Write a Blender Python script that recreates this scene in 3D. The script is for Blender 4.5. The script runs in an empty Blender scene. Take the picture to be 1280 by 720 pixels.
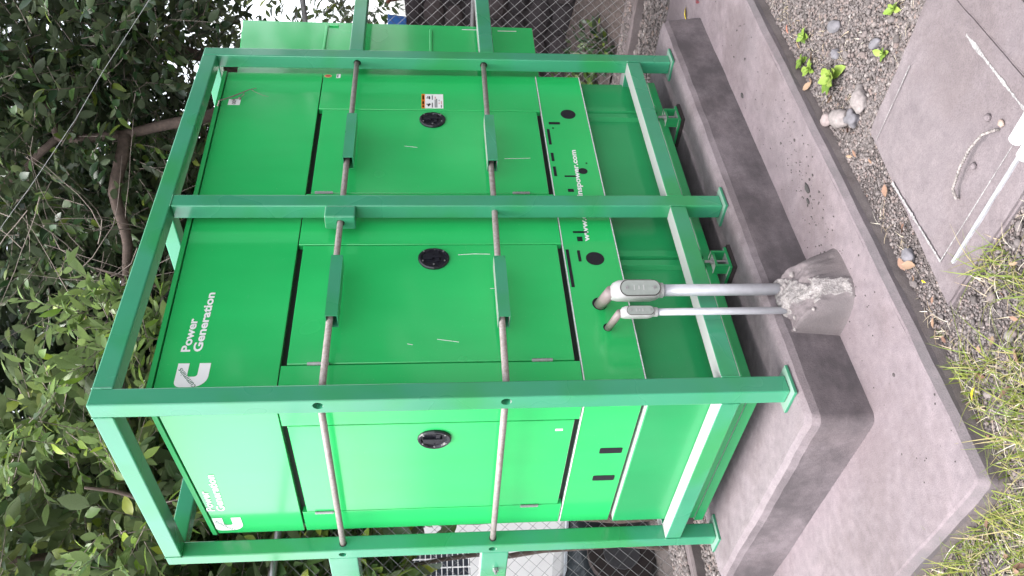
import bpy, bmesh, math, random
import numpy as np
from mathutils import Vector, Matrix, noise
random.seed(7); rng = np.random.default_rng(7)
SC = bpy.context.scene
COL = SC.collection
V = Vector

# ------------------------------------------------------------------ camera
cam = bpy.data.cameras.new('camera'); camo = bpy.data.objects.new('camera', cam); COL.objects.link(camo)
cam.sensor_width = 36.0; cam.lens = 1051.18 / 1280 * 36.0
cam.clip_start = 0.05; cam.clip_end = 2000
CPOS = V((-1.65918, -2.30813, 1.23549))
RX = V((0.72906852, -0.68438487, -0.00874345)); UP = V((0.07068385, 0.06258024, 0.99553378)); FW = V((0.68078109, 0.72643036, -0.09400024))
M4 = Matrix.Identity(4)                       # the photographer held the camera on its side: world up points left in the frame
for i, c in enumerate((-UP, RX, -FW)):
    for j in range(3): M4[j][i] = c[j]
for j in range(3): M4[j][3] = CPOS[j]
camo.matrix_world = M4
SC.camera = camo

# ------------------------------------------------------------------ world, sun, exposure
SUN_EL = math.radians(66)
w = bpy.data.worlds.new('World'); SC.world = w; w.use_nodes = True
nt = w.node_tree; nt.nodes.clear()
sky = nt.nodes.new('ShaderNodeTexSky'); sky.sky_type = 'NISHITA'; sky.sun_disc = False
SUN_DIR = V((-0.62, 0.02, 0.0)).normalized() * math.cos(SUN_EL) + V((0, 0, math.sin(SUN_EL)))
sky.sun_elevation = SUN_EL; sky.sun_rotation = math.atan2(SUN_DIR.x, SUN_DIR.y)
sky.air_density = 1.0; sky.dust_density = 3.0; sky.ozone_density = 1.0
hs = nt.nodes.new('ShaderNodeHueSaturation'); hs.inputs['Saturation'].default_value = 0.25
bg = nt.nodes.new('ShaderNodeBackground'); bg.inputs['Strength'].default_value = 0.15
out = nt.nodes.new('ShaderNodeOutputWorld')
nt.links.new(sky.outputs[0], hs.inputs['Color']); nt.links.new(hs.outputs[0], bg.inputs[0]); nt.links.new(bg.outputs[0], out.inputs[0])
sl = bpy.data.lights.new('sun', 'SUN'); sl.energy = 0.75; sl.angle = math.radians(35); sl.color = (1.0, 0.96, 0.93)
so = bpy.data.objects.new('sun', sl); COL.objects.link(so); so.rotation_euler = (-SUN_DIR).to_track_quat('-Z', 'Y').to_euler()
SC.view_settings.view_transform = 'Standard'; SC.view_settings.look = 'None'; SC.view_settings.gamma = 1.0
SC.view_settings.use_curve_mapping = False
SC.view_settings.exposure = 2.1

# ------------------------------------------------------------------ materials
def newmat(name):
    m = bpy.data.materials.new(name); m.use_nodes = True
    t = m.node_tree; b = t.nodes['Principled BSDF']
    return m, t, b
def N(t, kind, **kw):
    n = t.nodes.new(kind)
    for k, v in kw.items():
        if k in n.inputs: n.inputs[k].default_value = v
        else: setattr(n, k, v)
    return n
def ramp(t, src, stops):
    r = t.nodes.new('ShaderNodeValToRGB'); e = r.color_ramp.elements
    while len(e) < len(stops): e.new(0.5)
    for i, (p, c) in enumerate(stops): e[i].position = p; e[i].color = (*c, 1) if len(c) == 3 else c
    t.links.new(src, r.inputs[0]); return r.outputs[0]
def mix(t, fac, a, b, mode='MIX'):
    m = t.nodes.new('ShaderNodeMix'); m.data_type = 'RGBA'; m.blend_type = mode
    for sock, v in ((m.inputs[0], fac), (m.inputs[6], a), (m.inputs[7], b)):
        if isinstance(v, bpy.types.NodeSocket): t.links.new(v, sock)
        elif isinstance(v, (int, float)): sock.default_value = v
        else: sock.default_value = (*v, 1)
    return m.outputs[2]
def nz(t, scale, detail=4, rough=0.55, stretch=None, kind='ShaderNodeTexNoise'):
    tc = t.nodes.new('ShaderNodeTexCoord'); src = tc.outputs['Object']
    if stretch:
        mp = t.nodes.new('ShaderNodeMapping'); mp.inputs['Scale'].default_value = stretch
        t.links.new(src, mp.inputs[0]); src = mp.outputs[0]
    n = t.nodes.new(kind); n.inputs['Scale'].default_value = scale
    if 'Detail' in n.inputs: n.inputs['Detail'].default_value = detail
    if 'Roughness' in n.inputs: n.inputs['Roughness'].default_value = rough
    t.links.new(src, n.inputs['Vector'])
    return n.outputs[0]
def bump(t, b, h, strength, dist):
    n = t.nodes.new('ShaderNodeBump'); n.inputs['Strength'].default_value = strength; n.inputs['Distance'].default_value = dist
    t.links.new(h, n.inputs['Height']); t.links.new(n.outputs[0], b.inputs['Normal'])
def plain(name, col, rough=0.5, metal=0.0, var=0.12, scale=18, bmp=0.0):
    m, t, b = newmat(name)
    n = nz(t, scale)
    c = ramp(t, n, [(0.25, tuple(x * (1 - var) for x in col)), (0.75, tuple(min(1, x * (1 + var)) for x in col))])
    t.links.new(c, b.inputs['Base Color']); b.inputs['Roughness'].default_value = rough; b.inputs['Metallic'].default_value = metal
    if bmp: bump(t, b, nz(t, scale * 4), bmp, 0.002)
    return m
def paint(name, col, rough, coat, dusty, streak=0.10, over=None, dust=(0.42, 0.40, 0.40)):
    # sprayed green paint: faint streaks, chalky bloom, specks, dust lying on the upper faces
    m, t, b = newmat(name)
    n1 = nz(t, 3.0, 3, 0.5, (1, 1, 0.35)); n2 = nz(t, 160, 2, 0.5); n3 = nz(t, 2.2, 2, 0.5)
    c = ramp(t, n1, [(0.3, tuple(x * (1 - streak) for x in col)), (0.7, tuple(x * (1 + streak) for x in col))])
    bloom = ramp(t, n3, [(0.45, (0, 0, 0)), (0.85, (0.05, 0.05, 0.05))])
    c = mix(t, bloom, c, (0.20, 0.42, 0.28))
    if over: c = mix(t, ramp(t, nz(t, 3.1, 2, 0.5), [(0.47, (0, 0, 0)), (0.66, (0.8, 0.8, 0.8))]), c, over)   # patches of a second, yellower touch-up green
    sp = ramp(t, n2, [(0.70, (0, 0, 0)), (0.78, (0.20, 0.20, 0.20))])
    c = mix(t, sp, c, (0.30, 0.40, 0.33))
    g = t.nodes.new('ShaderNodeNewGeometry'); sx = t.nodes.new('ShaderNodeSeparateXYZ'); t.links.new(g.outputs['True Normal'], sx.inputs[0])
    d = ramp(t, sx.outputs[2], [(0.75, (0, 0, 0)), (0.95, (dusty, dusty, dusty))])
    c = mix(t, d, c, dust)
    t.links.new(c, b.inputs['Base Color'])
    rr = ramp(t, n3, [(0.3, (rough * 0.8,) * 3), (0.8, (min(1, rough * 1.35),) * 3)])
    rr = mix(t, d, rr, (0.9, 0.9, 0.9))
    t.links.new(rr, b.inputs['Roughness'])
    b.inputs['Coat Weight'].default_value = coat; b.inputs['Coat Roughness'].default_value = 0.10
    bump(t, b, nz(t, 260, 2), 0.04, 0.001)
    return m
PANEL = paint('enclosure_green_paint', (0.022, 0.47, 0.118), 0.22, 0.8, 0.8)
PLATE = paint('base_plate_paint', (0.035, 0.22, 0.12), 0.5, 0.1, 0.35)
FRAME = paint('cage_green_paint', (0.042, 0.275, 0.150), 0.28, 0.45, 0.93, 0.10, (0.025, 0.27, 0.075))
SKID = paint('skid_green_paint', (0.016, 0.27, 0.085), 0.34, 0.2, 0.85)
DARK = plain('dark_recess', (0.012, 0.016, 0.014), 0.8)
BLACK = plain('black_plastic', (0.012, 0.012, 0.018), 0.22)
WHITE = plain('white_vinyl', (0.80, 0.80, 0.80), 0.45, var=0.03)
LOGOGREEN = plain('dark_green_print', (0.01, 0.14, 0.06), 0.5)
ORANGE = plain('orange_print', (0.75, 0.20, 0.02), 0.5)
INK = plain('black_print', (0.02, 0.02, 0.025), 0.5)
RED = plain('red_print', (0.45, 0.06, 0.04), 0.5)
RUBBER = plain('rubber', (0.03, 0.022, 0.022), 0.8)
STEEL = plain('galvanised_steel', (0.36, 0.35, 0.36), 0.42, 0.75, 0.2, 60)
WIRE = plain('galvanised_wire', (0.20, 0.195, 0.20), 0.55, 0.35, 0.15, 40)
def rod_mat():
    m, t, b = newmat('weathered_rod')
    n = nz(t, 70, 4, 0.7); c = ramp(t, n, [(0.35, (0.23, 0.19, 0.17)), (0.6, (0.36, 0.32, 0.31)), (0.75, (0.18, 0.11, 0.08))])
    t.links.new(c, b.inputs['Base Color']); b.inputs['Roughness'].default_value = 0.55; b.inputs['Metallic'].default_value = 0.25
    bump(t, b, n, 0.3, 0.002); return m
ROD = rod_mat()
PIPE = plain('conduit_grey', (0.40, 0.40, 0.43), 0.42, 0.2, 0.10, 30, 0.1)
CAST = plain('cast_fitting', (0.38, 0.38, 0.375), 0.5, 0.1, 0.12, 40, 0.2)
CASTLID = plain('cast_lid', (0.27, 0.295, 0.275), 0.5, 0.2, 0.10, 50, 0.2)
PVC = plain('pale_pink_nipple', (0.24, 0.19, 0.185), 0.5)

def concrete(name, light, dark, stain_shade=0.0, stain_shade_col=(0.09, 0.08, 0.08), speck=0.5, scale=1.0, lo=0.25, hi=0.6):
    light = tuple(x * f for x, f in zip(light, (0.80, 0.775, 0.77))); dark = tuple(x * f for x, f in zip(dark, (0.72, 0.69, 0.685)))
    m, t, b = newmat(name)
    n1 = nz(t, 3.2 * scale, 7, 0.62); n2 = nz(t, 26 * scale, 5, 0.7); n3 = nz(t, 240, 3, 0.6)
    c = ramp(t, n1, [(0.3, dark), (0.68, light)])
    c = mix(t, ramp(t, nz(t, 1.7 * scale, 6, 0.7), [(0.46, (0, 0, 0)), (0.60, (0.62, 0.62, 0.62))]), c, tuple(x * f for x, f in zip(dark, (0.74, 0.70, 0.68))))   # old damp blotches
    c2 = ramp(t, n2, [(0.3, (0.72, 0.71, 0.73)), (0.7, (1.0, 1.0, 1.0))])
    c = mix(t, 0.75, c, c2, 'MULTIPLY')
    c3 = ramp(t, n3, [(0.30, (0.55, 0.55, 0.56)), (0.5, (1, 1, 1)), (0.74, (1.25, 1.25, 1.25))])
    c = mix(t, speck, c, c3, 'MULTIPLY')
    v = nz(t, 46, kind='ShaderNodeTexVoronoi'); pit = ramp(t, v, [(0.05, (0.7, 0.7, 0.7)), (0.11, (0, 0, 0))])
    pm = ramp(t, nz(t, 5, 2), [(0.52, (0, 0, 0)), (0.62, (1, 1, 1))])
    pit = mix(t, 1.0, pit, pm, 'MULTIPLY')
    c = mix(t, pit, c, (0.10, 0.095, 0.095))
    if stain_shade:
        s = ramp(t, nz(t, 4.2, 6, 0.68, (1, 1, 1.5)), [(0.40, (stain_shade,) * 3), (0.64, (stain_shade * 0.30,) * 3)])
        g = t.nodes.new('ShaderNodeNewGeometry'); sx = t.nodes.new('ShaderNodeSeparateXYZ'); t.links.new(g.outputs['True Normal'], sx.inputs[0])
        side = ramp(t, sx.outputs[2], [(lo, (1, 1, 1)), (hi, (0, 0, 0))])   # stained tone picked by face normal; slab chamfers get their shade in colour
        c = mix(t, mix(t, 1.0, s, side, 'MULTIPLY'), c, stain_shade_col)
    t.links.new(c, b.inputs['Base Color']); b.inputs['Roughness'].default_value = 0.88
    mx = mix(t, 0.5, n2, n3); mx = mix(t, pit, mx, (0, 0, 0))
    bump(t, b, mx, 0.55, 0.006)
    return m
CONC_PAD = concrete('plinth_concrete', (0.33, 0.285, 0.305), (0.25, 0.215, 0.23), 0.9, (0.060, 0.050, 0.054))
CONC_SLAB = concrete('slab_concrete', (0.325, 0.272, 0.292), (0.255, 0.218, 0.235), 0.75, (0.105, 0.096, 0.100), lo=0.72, hi=0.9)  # mask widened over the chamfers, painting in their darker shading
CONC_FOOT = concrete('footing_concrete', (0.30, 0.262, 0.255), (0.20, 0.175, 0.172))
CONC_COVER = concrete('cover_concrete', (0.29, 0.25, 0.262), (0.225, 0.195, 0.207), 0.3)
CONC_KERB = concrete('kerb_concrete', (0.26, 0.22, 0.225), (0.18, 0.15, 0.15), 0.5, (0.08, 0.066, 0.066))
MORTAR = concrete('pale_mortar', (0.46, 0.43, 0.425), (0.32, 0.295, 0.29), 0, speck=0.8, scale=3)
WORN_LIT = plain('worn_lit_white', (0.66, 0.66, 0.68), 0.85, var=0.25, scale=120)  # pale tone for scratches; on sill edges it paints their lit look

def soil_mat():
    m, t, b = newmat('gravelly_soil')
    n1 = nz(t, 6, 6, 0.65); v = nz(t, 75, kind='ShaderNodeTexVoronoi')
    c = ramp(t, n1, [(0.3, (0.10, 0.085, 0.08)), (0.7, (0.18, 0.154, 0.15))])
    c = mix(t, 0.6, c, ramp(t, v, [(0.1, (1, 1, 1)), (0.7, (0.45, 0.42, 0.42))]), 'MULTIPLY')
    t.links.new(c, b.inputs['Base Color']); b.inputs['Roughness'].default_value = 0.95
    bump(t, b, v, 0.6, 0.01); return m
SOIL = soil_mat()
def island_mat(name, stops, rough=0.8, transl=0.0, under=None, per_object=False, bmp=None):
    # per-piece colour: every leaf / stone gets its own tone
    m, t, b = newmat(name)
    if per_object: src = t.nodes.new('ShaderNodeObjectInfo').outputs['Random']
    else: src = t.nodes.new('ShaderNodeNewGeometry').outputs['Random Per Island']
    c = ramp(t, src, stops)
    if under:
        g = t.nodes.new('ShaderNodeNewGeometry'); c = mix(t, g.outputs['Backfacing'], c, mix(t, 0.65, c, under))
    n = nz(t, 30, 3); c = mix(t, 0.35, c, ramp(t, n, [(0.3, (0.6, 0.6, 0.6)), (0.7, (1.15, 1.15, 1.15))]), 'MULTIPLY')
    t.links.new(c, b.inputs['Base Color']); b.inputs['Roughness'].default_value = rough
    if bmp: bump(t, b, nz(t, bmp, 3), 0.5, 0.004)
    if transl:
        tr = t.nodes.new('ShaderNodeBsdfTranslucent'); t.links.new(c, tr.inputs[0])
        ms = t.nodes.new('ShaderNodeMixShader'); ms.inputs[0].default_value = transl
        o = t.nodes['Material Output']
        t.links.new(b.outputs[0], ms.inputs[1]); t.links.new(tr.outputs[0], ms.inputs[2]); t.links.new(ms.outputs[0], o.inputs[0])
    return m
STOPS_STONE = [(0.0, (0.085, 0.070, 0.066)), (0.3, (0.13, 0.111, 0.108)), (0.6, (0.175, 0.150, 0.147)), (0.82, (0.19, 0.145, 0.135)), (0.94, (0.27, 0.24, 0.23)), (1.0, (0.18, 0.12, 0.10))]
STONE = island_mat('loose_gravel', STOPS_STONE, 0.9)
ROCK = island_mat('stone', STOPS_STONE, 0.9, per_object=True, bmp=60)
PALEROCK = plain('pale_stone', (0.235, 0.205, 0.20), 0.9, var=0.3, scale=60, bmp=0.5)
LEAF_DARK = [(0.0, (0.014, 0.036, 0.014)), (0.5, (0.032, 0.072, 0.024)), (0.82, (0.065, 0.125, 0.030)), (1.0, (0.15, 0.20, 0.03))]
LEAF_MID = [(0.0, (0.034, 0.075, 0.024)), (0.5, (0.090, 0.160, 0.044)), (0.80, (0.19, 0.28, 0.04)), (1.0, (0.33, 0.37, 0.05))]
LEAF_FRESH = [(0.0, (0.04, 0.09, 0.018)), (0.45, (0.11, 0.20, 0.03)), (0.75, (0.19, 0.31, 0.035)), (1.0, (0.30, 0.40, 0.05))]
L_DARK = island_mat('dark_leaf', LEAF_DARK, 0.34, 0.22, (0.13, 0.16, 0.10))
L_DEEP = island_mat('deep_leaf', [(0.0, (0.008, 0.020, 0.009)), (0.6, (0.019, 0.040, 0.015)), (1.0, (0.05, 0.085, 0.026))], 0.45, 0.15, (0.10, 0.13, 0.08))
L_MID = island_mat('mid_leaf', LEAF_MID, 0.42, 0.25, (0.20, 0.24, 0.14))
L_FRESH = island_mat('fresh_leaf', LEAF_FRESH, 0.42, 0.3, (0.26, 0.34, 0.16))
LO_DARK = island_mat('dark_leaf_single', LEAF_DARK, 0.34, 0.22, (0.13, 0.16, 0.10), True)
LO_MID = island_mat('mid_leaf_single', LEAF_MID, 0.42, 0.25, (0.20, 0.24, 0.14), True)
LO_FRESH = island_mat('fresh_leaf_single', LEAF_FRESH, 0.42, 0.3, (0.26, 0.34, 0.16), True)
SEEDL = island_mat('seedling_leaf', [(0.0, (0.12, 0.20, 0.03)), (0.5, (0.20, 0.31, 0.045)), (1.0, (0.30, 0.39, 0.08))], 0.45, 0.2, (0.26, 0.34, 0.16), True)
GRASS = island_mat('grass_blade', [(0.0, (0.10, 0.145, 0.02)), (0.5, (0.18, 0.245, 0.03)), (0.78, (0.28, 0.29, 0.055)), (1.0, (0.40, 0.32, 0.17))], 0.6, 0.3)
STRAW = island_mat('dry_straw', [(0.0, (0.28, 0.20, 0.12)), (0.6, (0.48, 0.40, 0.28)), (1.0, (0.60, 0.56, 0.48))], 0.8)
DRYLEAF = island_mat('dry_leaf', [(0.0, (0.13, 0.065, 0.045)), (0.5, (0.22, 0.125, 0.085)), (1.0, (0.30, 0.21, 0.135))], 0.7, per_object=True)
YELLOW = plain('yellow_leaf', (0.75, 0.58, 0.02), 0.5)
BARK = plain('bark', (0.085, 0.060, 0.050), 0.9, var=0.4, scale=40, bmp=0.6)
TWIG = plain('dead_twig', (0.22, 0.18, 0.16), 0.9, var=0.25, scale=60)

# ------------------------------------------------------------------ mesh helpers
class MB:
    def __init__(s): s.v = []; s.f = []
    def add(s, vs, fs):
        o = len(s.v); s.v += [tuple(x) for x in vs]; s.f += [tuple(i + o for i in f) for f in fs]; return s
    def bm(s, b):
        b.verts.index_update(); s.add([v.co[:] for v in b.verts], [[v.index for v in f.verts] for f in b.faces]); b.free(); return s
    def box(s, x0, x1, y0, y1, z0, z1, bev=0.0, seg=2):
        b = bmesh.new(); bmesh.ops.create_cube(b, size=1.0)
        for v in b.verts: v.co = V(((x0 + x1) / 2 + v.co.x * (x1 - x0), (y0 + y1) / 2 + v.co.y * (y1 - y0), (z0 + z1) / 2 + v.co.z * (z1 - z0)))
        if bev: bmesh.ops.bevel(b, geom=b.edges[:], offset=bev, segments=seg, affect='EDGES', profile=0.5)
        return s.bm(b)
    def prism(s, pts, axis, a0, a1, bev=0.0):
        # pts: outline in the two other axes (cyclic order), extruded along axis
        b = bmesh.new()
        def P(p, a): return V((a, p[0], p[1])) if axis == 'x' else V((p[0], a, p[1])) if axis == 'y' else V((p[0], p[1], a))
        lo = [b.verts.new(P(p, a0)) for p in pts]; hi = [b.verts.new(P(p, a1)) for p in pts]
        b.faces.new(lo); b.faces.new(hi)
        for i in range(len(pts)):
            j = (i + 1) % len(pts); b.faces.new((lo[i], lo[j], hi[j], hi[i]))
        bmesh.ops.recalc_face_normals(b, faces=b.faces)
        if bev: bmesh.ops.bevel(b, geom=b.edges[:], offset=bev, segments=1, affect='EDGES')
        return s.bm(b)
    def tube(s, pts, r, n=10, cap=True):
        pts = [V(p) for p in pts]; rs = r if isinstance(r, (list, tuple)) else [r] * len(pts)
        vs, fs = [], []; ref = None
        for i, p in enumerate(pts):
            d = (pts[min(i + 1, len(pts) - 1)] - pts[max(i - 1, 0)]).normalized()
            if ref is None: ref = V((0, 0, 1)) if abs(d.z) < 0.9 else V((1, 0, 0))
            a = (ref - d * ref.dot(d)).normalized(); ref = a; c = d.cross(a)
            for k in range(n):
                th = 2 * math.pi * k / n; vs.append(p + (a * math.cos(th) + c * math.sin(th)) * rs[i])
        for i in range(len(pts) - 1):
            for k in range(n):
                q = i * n + k; q2 = i * n + (k + 1) % n; fs.append((q, q2, q2 + n, q + n))
        if cap: fs.append(tuple(range(n))[::-1]); fs.append(tuple(range(len(vs) - n, len(vs))))
        return s.add(vs, fs)
def link(name, me, mat, parent=None, kind=None, smooth=False):
    o = bpy.data.objects.new(name, me); COL.objects.link(o)
    if mat and not me.materials: me.materials.append(mat)
    if smooth: me.polygons.foreach_set('use_smooth', [True] * len(me.polygons))
    if parent is not None: o.parent = parent
    if kind: o['kind'] = kind
    return o
def obj(name, mb, mat, parent=None, org=None, kind=None, smooth=False):
    # vertices are given in scene coordinates; stored relative to the parent thing's origin (or to org)
    if parent is not None:
        p = parent; off = V((0, 0, 0))
        while p is not None: off += p.location; p = p.parent
    else: off = V(org) if org else V((0, 0, 0))
    me = bpy.data.meshes.new(name)
    me.from_pydata([(x - off.x, y - off.y, z - off.z) for x, y, z in mb.v], [], mb.f)
    b = bmesh.new(); b.from_mesh(me); bmesh.ops.recalc_face_normals(b, faces=b.faces); b.to_mesh(me); b.free()
    o = link(name, me, mat, parent, kind, smooth)
    if parent is None and org: o.location = org
    return o
def thing(name, label, cat, loc=(0, 0, 0), group=None):
    o = bpy.data.objects.new(name, None); COL.objects.link(o); o.location = loc; o.empty_display_size = 0.1
    o['label'] = label; o['category'] = cat
    if group: o['group'] = group
    return o
def tag(o, label, cat, group=None):
    o['label'] = label; o['category'] = cat
    if group: o['group'] = group
    return o
def cut(o, cutter):
    # drill holes for good: boolean evaluated once, then the result becomes the mesh
    co = bpy.data.objects.new('drill', None) if False else None
    me = bpy.data.meshes.new('drill'); me.from_pydata(cutter.v, [], cutter.f)
    b = bmesh.new(); b.from_mesh(me); bmesh.ops.recalc_face_normals(b, faces=b.faces); b.to_mesh(me); b.free()
    c = bpy.data.objects.new('drill', me); COL.objects.link(c)
    m = o.modifiers.new('drill', 'BOOLEAN'); m.operation = 'DIFFERENCE'; m.solver = 'EXACT'; m.object = c
    bpy.context.view_layer.update()
    dg = bpy.context.evaluated_depsgraph_get()
    new = bpy.data.meshes.new_from_object(o.evaluated_get(dg))
    o.modifiers.clear(); o.data = new
    bpy.data.objects.remove(c)
def rough_mesh(o, amp, scale, edge_only=False):
    for v in o.data.vertices:
        n = noise.noise_vector(V(v.co) * scale); v.co = V(v.co) + n * amp
def stone_mesh(seed, sx, sy, sz, sub=2, rough=0.22):
    b = bmesh.new(); bmesh.ops.create_icosphere(b, subdivisions=sub, radius=1.0)
    for v in b.verts:
        k = 1 + rough * noise.noise(v.co * 1.3 + V((seed * 7.1, seed * 3.3, seed))) + rough * 0.5 * noise.noise(v.co * 3.1 + V((seed, 9, 4)))
        v.co = V((v.co.x * sx * k, v.co.y * sy * k, v.co.z * sz * k))
    return MB().bm(b)
def text_mesh(body, bold):
    cu = bpy.data.curves.new('lettering', 'FONT'); cu.body = body; cu.size = 1.0; cu.offset = bold; cu.resolution_u = 3
    o = bpy.data.objects.new('lettering', cu); COL.objects.link(o); bpy.context.view_layer.update()
    me = bpy.data.meshes.new_from_object(o.evaluated_get(bpy.context.evaluated_depsgraph_get()))
    bpy.data.objects.remove(o); me.materials.clear()
    return me
def lettering(body, p0, along, upv, length, height, parent, mat=None, bold=0.022, lift=0.0012):
    # flat vinyl letters stuck on a panel: p0 lower-left, fitted to length x height (height of the whole text box)
    me = text_mesh(body, bold); a = V(along).normalized(); u = V(upv).normalized(); n = a.cross(u)
    xs = [v.co.x for v in me.vertices]; ys = [v.co.y for v in me.vertices]; x0, x1, y0, y1 = min(xs), max(xs), min(ys), max(ys)
    off = V((0, 0, 0)); p = parent
    while p is not None: off += p.location; p = p.parent
    for v in me.vertices:
        v.co = V(p0) + a * ((v.co.x - x0) / (x1 - x0) * length) + u * ((v.co.y - y0) / (y1 - y0) * height) + n * lift - off
    return link('lettering', me, mat or WHITE, parent)

# ------------------------------------------------------------------ the setting: ground, slab, plinth, kerbs
ZG = -0.300
g = MB(); zl = -0.78
xs_ = [-400, 400]; prof_ = [(-400, ZG - 0.006), (2.66, ZG - 0.006), (3.25, zl), (400, zl)]
g.add([(x, y, z) for y, z in prof_ for x in xs_], [(2 * i, 2 * i + 1, 2 * i + 3, 2 * i + 2) for i in range(3)])
obj('ground', g, SOIL, kind='structure')

def loft_slab(name, mat, levels, kind='structure', cuts=120, amp=0.0025, cr=0.0):
    # levels: list of outlines (4 corner points each, same order) from the bottom up; sides and top subdivided so the cast edges can wander
    b = bmesh.new(); rows = []
    for lv in levels:
        ring = []
        for i in range(4):
            p, q = V(lv[i]), V(lv[(i + 1) % 4])
            for k in range(cuts): ring.append(b.verts.new(p.lerp(q, 0.5 - 0.5 * math.cos(math.pi * k / cuts))))
        if cr:
            for i in range(4):
                P = V(lv[i]); e1 = (V(lv[(i + 1) % 4]) - P).normalized(); e2 = (V(lv[i - 1]) - P).normalized(); cc = P + (e1 + e2) * cr
                for v in ring:
                    if (v.co - P).length < cr * 1.5:
                        d1, d2 = (v.co - P).dot(e1), (v.co - P).dot(e2)
                        if d1 < cr and d2 < cr: v.co = cc + (v.co - cc).normalized() * cr
        rows.append(ring)
    n = 4 * cuts
    for r in range(len(rows) - 1):
        for k in range(n): b.faces.new((rows[r][k], rows[r][(k + 1) % n], rows[r + 1][(k + 1) % n], rows[r + 1][k]))
    for r in rows[1:]:
        for v in r:
            nn = noise.noise_vector(v.co * 6) * amp + noise.noise_vector(v.co * 13) * amp * 0.5
            v.co += nn
    b.faces.new(rows[-1])
    bmesh.ops.recalc_face_normals(b, faces=b.faces)
    return obj(name, MB().bm(b), mat, kind=kind)
def rect(x0, x1, y0, y1, z): return [(x0, y0, z), (x1, y0, z), (x1, y1, z), (x0, y1, z)]
# lower slab: its long edge is slightly out of square, so the corners are given one by one
def slab_ring(o, z): return [(-0.585 - o, -0.380 - o, z), (3.05, -0.482 - o, z), (3.05, 0.9, z), (-0.60 - o, 1.75, z)]
loft_slab('footing', CONC_FOOT, [slab_ring(0.024, ZG - 0.03), slab_ring(0.0185, -0.2545)], amp=0.004, cr=0.02)
loft_slab('concrete_slab', CONC_SLAB, [slab_ring(0.020, -0.27), slab_ring(0.0215, -0.249), slab_ring(0.004, -0.2285), slab_ring(-0.004, -0.225)], amp=0.0035, cr=0.022)
loft_slab('concrete_plinth', CONC_PAD, [rect(-0.168, 2.47, -0.062, 1.22, -0.24), rect(-0.156, 2.462, -0.044, 1.212, -0.05), rect(-0.146, 2.452, -0.034, 1.205, -0.026), rect(-0.124, 2.43, -0.010, 1.19, -0.013), rect(-0.112, 2.42, 0.0, 1.18, -0.012)], amp=0.004, cr=0.035)

for nm, r in (('fence_kerb', (3.88, 4.20, -4.0, 2.62)), ('fence_kerb', (-3.0, 3.872, 2.20, 2.62))):
    x0, x1, y0, y1 = r
    loft_slab(nm, CONC_KERB, [rect(x0, x1, y0, y1, ZG - 0.01), rect(x0 + 0.004, x1 - 0.004, y0 + 0.004, y1 - 0.004, -0.245), rect(x0 + 0.012, x1 - 0.012, y0 + 0.012, y1 - 0.012, -0.237)], amp=0.004)

# ------------------------------------------------------------------ the cage
L, XB, W, TW, H = 2.1603, 0.9726, 1.148, 0.069, 2.35
ZR1, ZR0 = 0.2307, 0.1617
cage = thing('steel_cage', 'green steel tube security cage standing around the generator on the plinth', 'cage', (0, 0, 0))
RODZ = ((1.612, 1.604), (0.985, 0.968))
def post(x0, y0, top=H):
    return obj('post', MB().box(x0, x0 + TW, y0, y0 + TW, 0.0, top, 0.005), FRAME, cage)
pA = post(0, 0); pB = post(XB, 0, H - TW - 0.001); pC = post(L - TW, 0)
pD = post(0, W - TW); pE = post(XB, W - TW, H - TW - 0.001); pF = post(L - TW, W - TW)
dr = MB()
for z in (1.618, 0.990):
    dr.tube([(-0.02, 0.026, z), (0.05, 0.026, z)], 0.018, 20)
cut(pA, dr)
dr = MB()
for z in (1.626, 0.987): dr.tube([(-0.02, W - 0.036, z), (0.05, W - 0.036, z)], 0.017, 20)
cut(pD, dr)
dr = MB()
for z in (1.602, 0.967): dr.tube([(L - TW - 0.02, 0.034, z), (L - TW + 0.04, 0.034, z)], 0.0185, 20)
cut(pC, dr)
for (x, y) in ((0, 0), (XB, 0), (L - TW, 0), (0, W - TW), (XB, W - TW), (L - TW, W - TW)):
    obj('base_plate', MB().box(x - 0.022, x + TW + 0.03, y - 0.022, y + TW + 0.03, -0.012, -0.0005, 0.002), PLATE, cage)
e = 0.0015
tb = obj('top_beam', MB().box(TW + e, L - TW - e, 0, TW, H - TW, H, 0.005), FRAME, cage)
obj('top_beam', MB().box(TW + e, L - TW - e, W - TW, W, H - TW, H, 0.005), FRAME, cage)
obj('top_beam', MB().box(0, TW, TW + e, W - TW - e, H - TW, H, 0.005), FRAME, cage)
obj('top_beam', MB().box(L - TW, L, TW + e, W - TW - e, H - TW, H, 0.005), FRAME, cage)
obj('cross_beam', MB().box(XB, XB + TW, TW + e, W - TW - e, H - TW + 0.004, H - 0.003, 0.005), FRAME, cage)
for x0, x1 in ((TW, XB), (XB + TW, L - TW)):
    for y in (0.0015, W - TW - 0.0015):
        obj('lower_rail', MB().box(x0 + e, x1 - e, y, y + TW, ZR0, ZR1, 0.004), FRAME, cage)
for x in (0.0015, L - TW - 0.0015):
    obj('lower_rail', MB().box(x, x + TW, TW + e, W - TW - e, ZR0, ZR1, 0.004), FRAME, cage)
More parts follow.
